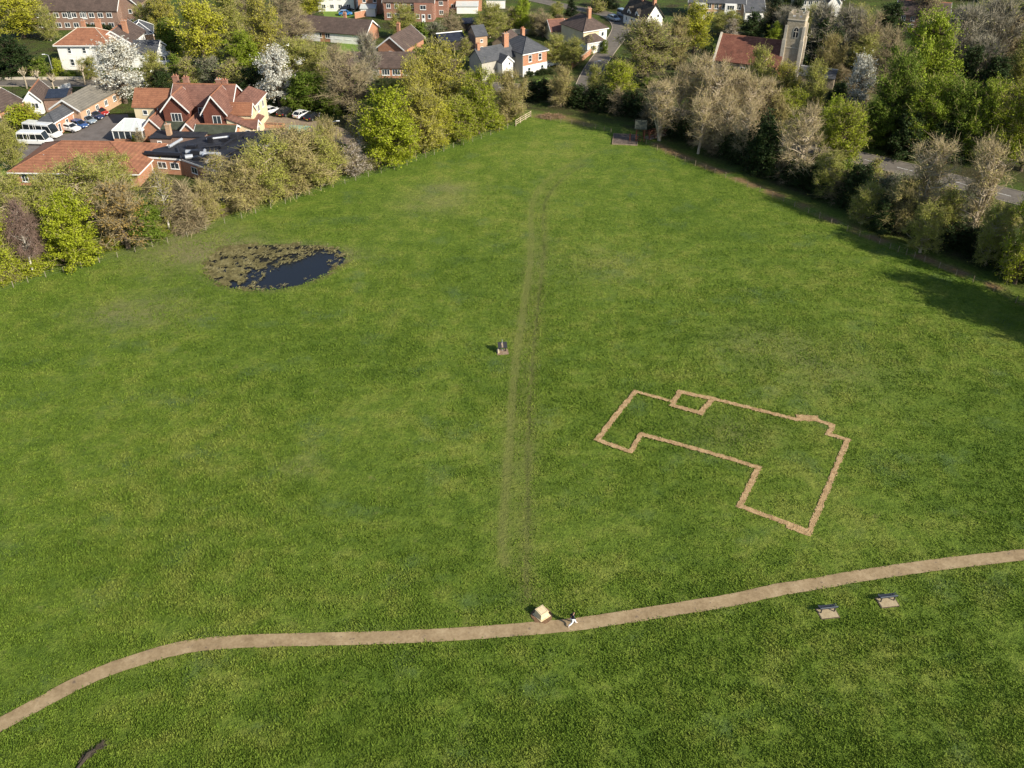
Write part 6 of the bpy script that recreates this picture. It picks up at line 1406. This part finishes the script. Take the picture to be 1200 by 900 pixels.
# pollarded street trees by the left road
def pollard(x, y, label):
    g = P(x, y); r = thing('pollarded_tree', label, 'tree', (g.x, g.y, 0), x); rnd = random.Random(int(x)); mb = MB(); mb.tube([(0,0,-.2),(.05,0,1.6),(0,.05,3.0)], [.28,.22,.2], 8)
    for i in range(6):
        a = i*1.05+rnd.random(); L_ = rnd.uniform(.5, 1.1); e = (math.cos(a)*L_, math.sin(a)*L_, 3.0+rnd.uniform(.4, 1.3)); mb.tube([(0,.05,2.8), (e[0]*.6, e[1]*.6, e[2]-.35), e], [.15,.12,.17], 6)
    mb.build('trunk', M['bark_pale'], r, smooth=True)
    mb = MB()
    for i in range(50):
        a = rnd.random()*6.28; L_ = rnd.uniform(.3, 1.0); x0, y0, z0 = math.cos(a)*L_, math.sin(a)*L_, 3.3+rnd.uniform(0, 1); mb.tube([(x0,y0,z0),(x0*1.3,y0*1.3,z0+rnd.uniform(.3, .8))], [.03,.012], 3, cap=False)
    mb.build('crown', M['tw_pale'], r)
pollard(32, 104, 'leftmost pollarded tree with knuckled stumps by the left road'); pollard(48, 106, 'second pollarded tree from the left by the road'); pollard(65, 111, 'tallest pollarded tree by the left road near the solar panels'); pollard(100, 99, 'pollarded tree right of the white panel fence')

# ---- hedges and undergrowth: repeats nothing tells apart
def bushes(px, n, jx, jy, kinds, hr, wr, label, group, seed=1, avoid=True):
    rnd = random.Random(seed); pts = [P(x, y) for x, y in px]; seg = [(pts[i+1]-pts[i]).length for i in range(len(pts)-1)]; tot = sum(seg)
    for i in range(n):
        d = tot*(i+rnd.uniform(.2, .8))/n; k = 0
        while k < len(seg)-1 and d > seg[k]: d -= seg[k]; k += 1
        p = pts[k].lerp(pts[k+1], min(1, d/seg[k]))
        plant_at(rnd.choice(kinds), p.x+rnd.uniform(-jx, jx), p.y+rnd.uniform(-jy, jy), rnd.uniform(*hr), rnd.uniform(*wr), label, group)
GD = 'dark bushes of the right hand hedge'
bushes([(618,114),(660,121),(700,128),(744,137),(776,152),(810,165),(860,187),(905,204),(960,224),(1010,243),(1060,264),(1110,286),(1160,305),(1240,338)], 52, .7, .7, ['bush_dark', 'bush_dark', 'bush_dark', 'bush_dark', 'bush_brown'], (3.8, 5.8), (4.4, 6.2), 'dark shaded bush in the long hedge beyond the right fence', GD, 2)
bushes([(770,146),(820,160),(870,180),(920,200),(980,222),(1040,244),(1100,268),(1170,294)], 22, 1.2, 1.2, ['bush_dark', 'bush_brown', 'bush_dark', 'bush_grey'], (2.5, 4.2), (4, 6), 'bush on the second row of the right hand hedge', 'bushes behind the right hand hedge', 3)
bushes([(612,112),(650,116),(700,122),(745,131)], 12, .5, .5, ['bush_green'], (1.2, 2.2), (2.6, 3.6), 'low green bush between the road and the far field corner', 'low green bushes beside the road', 4)
GL = 'undergrowth bushes along the left fence'
bushes([(-40,343),(14,326),(60,311),(110,296),(160,283),(215,266),(260,250)], 24, .8, .8, ['bush_green', 'bush_lime', 'bush_green', 'bush_olive'], (1.6, 3.4), (3.2, 5), 'green undergrowth bush close behind the left fence', GL, 5)
bushes([(250,252),(300,236),(350,219),(400,203),(440,193)], 14, .8, .8, ['bush_brown', 'bush_green', 'bush_olive'], (1.4, 2.8), (3, 4.4), 'brown green undergrowth bush behind the middle of the left fence', 'brown undergrowth behind the left fence', 6)
bushes([(470,185),(500,173),(540,161),(575,149),(600,137),(612,127)], 16, .8, .8, ['bush_green', 'bush_lime', 'bush_green'], (1.4, 2.8), (3, 4.4), 'green undergrowth bush near the far end of the left fence', 'undergrowth at the far end of the left fence', 7)
bushes([(-40,310),(20,300),(80,285),(140,268),(200,252),(240,242)], 16, 2, 2, ['bush_green', 'bush_olive', 'bush_grey'], (2.2, 4.2), (4, 6), 'bush in the thicket between the left fence and the hall', 'thicket bushes before the orange roofed hall', 8)
bushes([(16,88),(40,89),(70,90),(95,91)], 9, .3, .3, ['bush_green', 'bush_dark'], (1.2, 1.7), (2.6, 3.4), 'clipped bush of the hedge before the white villa', 'hedge bushes before the villa', 9)
bushes([(100,36),(120,37),(142,39)], 5, .3, .3, ['bush_dark'], (1.6, 2.2), (3, 4), 'dark bush between the flats and the villa roof', 'bushes behind the villa', 10)
bushes([(306,112),(330,116),(360,120),(400,126),(430,133)], 12, 1, 1, ['bush_green', 'bush_olive', 'bush_dark'], (1.6, 3.2), (3.4, 5), 'bush in the bank above the gravel yard', 'bank bushes above the gravel yard', 11)
bushes([(330,66),(360,72),(390,78),(420,90),(440,96)], 16, 3, 4, ['bush_olive', 'bush_green', 'bush_grey'], (2, 4), (3.6, 5.4), 'bush in the scrub between the bungalows and the yard', 'scrub bushes below the bungalows', 12)
bushes([(615,90),(630,88),(648,86)], 6, .2, .2, ['bush_dark'], (1.1, 1.5), (2, 2.6), 'clipped dark bush in the hedge before the victorian house', 'hedge before the victorian house', 13)
bushes([(560,22),(600,26),(640,24),(670,26)], 14, 3, 5, ['bush_olive', 'bush_brown', 'bush_green'], (1.2, 2.6), (2.4, 4), 'small bush in the allotment gardens at the top', 'allotment garden bushes', 14)
bushes([(480,58),(505,66),(530,78),(550,90),(590,92)], 16, 3, 3, ['bush_olive', 'bush_green', 'bush_brown'], (1.6, 3.2), (3, 4.6), 'bush in the gardens left of the victorian house', 'garden bushes beside the victorian house', 15)
bushes([(740,95),(765,98),(790,102),(760,112)], 10, 2, 3, ['bush_green', 'bush_dark', 'bush_olive'], (1.6, 3.2), (3, 4.6), 'bush under the big olive tree by the road', 'bushes under the big olive tree', 16)
bushes([(830,92),(870,100),(900,108),(940,122),(960,130)], 18, 3, 5, ['bush_dark', 'bush_olive', 'bush_brown'], (2, 4), (3.6, 5.4), 'bush in the churchyard thicket', 'churchyard thicket bushes', 17)
bushes([(940,88),(980,92),(1010,100),(1000,130),(1020,150)], 14, 3, 5, ['bush_dark', 'bush_brown'], (2, 4), (3.6, 5.4), 'dark bush in the wood right of the church', 'dark wood bushes right of the church', 18)
bushes([(1090,100),(1130,112),(1170,118),(1210,124),(1150,150),(1200,160)], 16, 4, 6, ['bush_dark', 'bush_olive'], (2, 4.5), (4, 6), 'dark bush in the wood at the right edge', 'dark wood bushes at right', 19)
bushes([(960,196),(1010,206),(1060,222),(1110,240),(1160,254),(1200,262)], 16, 1.5, 2, ['bush_olive', 'bush_brown', 'bush_grey'], (1.4, 2.8), (3, 4.4), 'rough bush on the strip between road and hedge', 'rough bushes along the road strip', 20)
# woods that close the view behind the village
rnd = random.Random(31)
BG = [('bare', 'bare brown tree in the distant belt behind the village', 'distant bare trees'), ('olive', 'olive tree in the distant belt behind the village', 'distant olive trees'), ('green', 'green tree in the distant belt behind the village', 'distant green trees'), ('conifer', 'dark conifer in the distant belt behind the village', 'distant dark conifers'), ('bare_grey', 'bare grey tree in the distant belt behind the village', 'distant grey trees')]
for i in range(96):
    x = rnd.uniform(-60, 1260); y = rnd.uniform(-60, -14) if x < 880 else rnd.uniform(-60, 10)
    g = P(x, y); k, lb, gr = BG[rnd.choices(range(5), (3, 3, 1.5, 1, 2))[0]]
    hh = rnd.uniform(9, 15) if x > 880 else rnd.uniform(5, 9)
    plant_at(k, g.x, g.y, hh, rnd.uniform(8, 13), lb, gr)
for i, (x, y) in enumerate([(900,20),(920,28),(1000,40),(1040,20),(1080,10),(1120,24),(1160,20),(1200,30),(1180,60),(1140,80),(1210,80),(1090,60),(1230,120),(1230,160),(1010,64),(960,58)]):
    g = P(x, y+25); k = ['bare', 'bare_grey', 'olive', 'dark'][i % 4]; plant_at(k, g.x, g.y, rnd.uniform(9, 13), rnd.uniform(8, 11), {'bare': 'bare brown tree in the wood behind the churchyard', 'bare_grey': 'bare grey tree in the wood behind the churchyard', 'olive': 'olive tree in the wood behind the churchyard', 'dark': 'dark ivy clad tree in the wood behind the churchyard'}[k], 'churchyard wood: ' + k.replace('_', ' ') + ' trees')
print('trees', TREES)
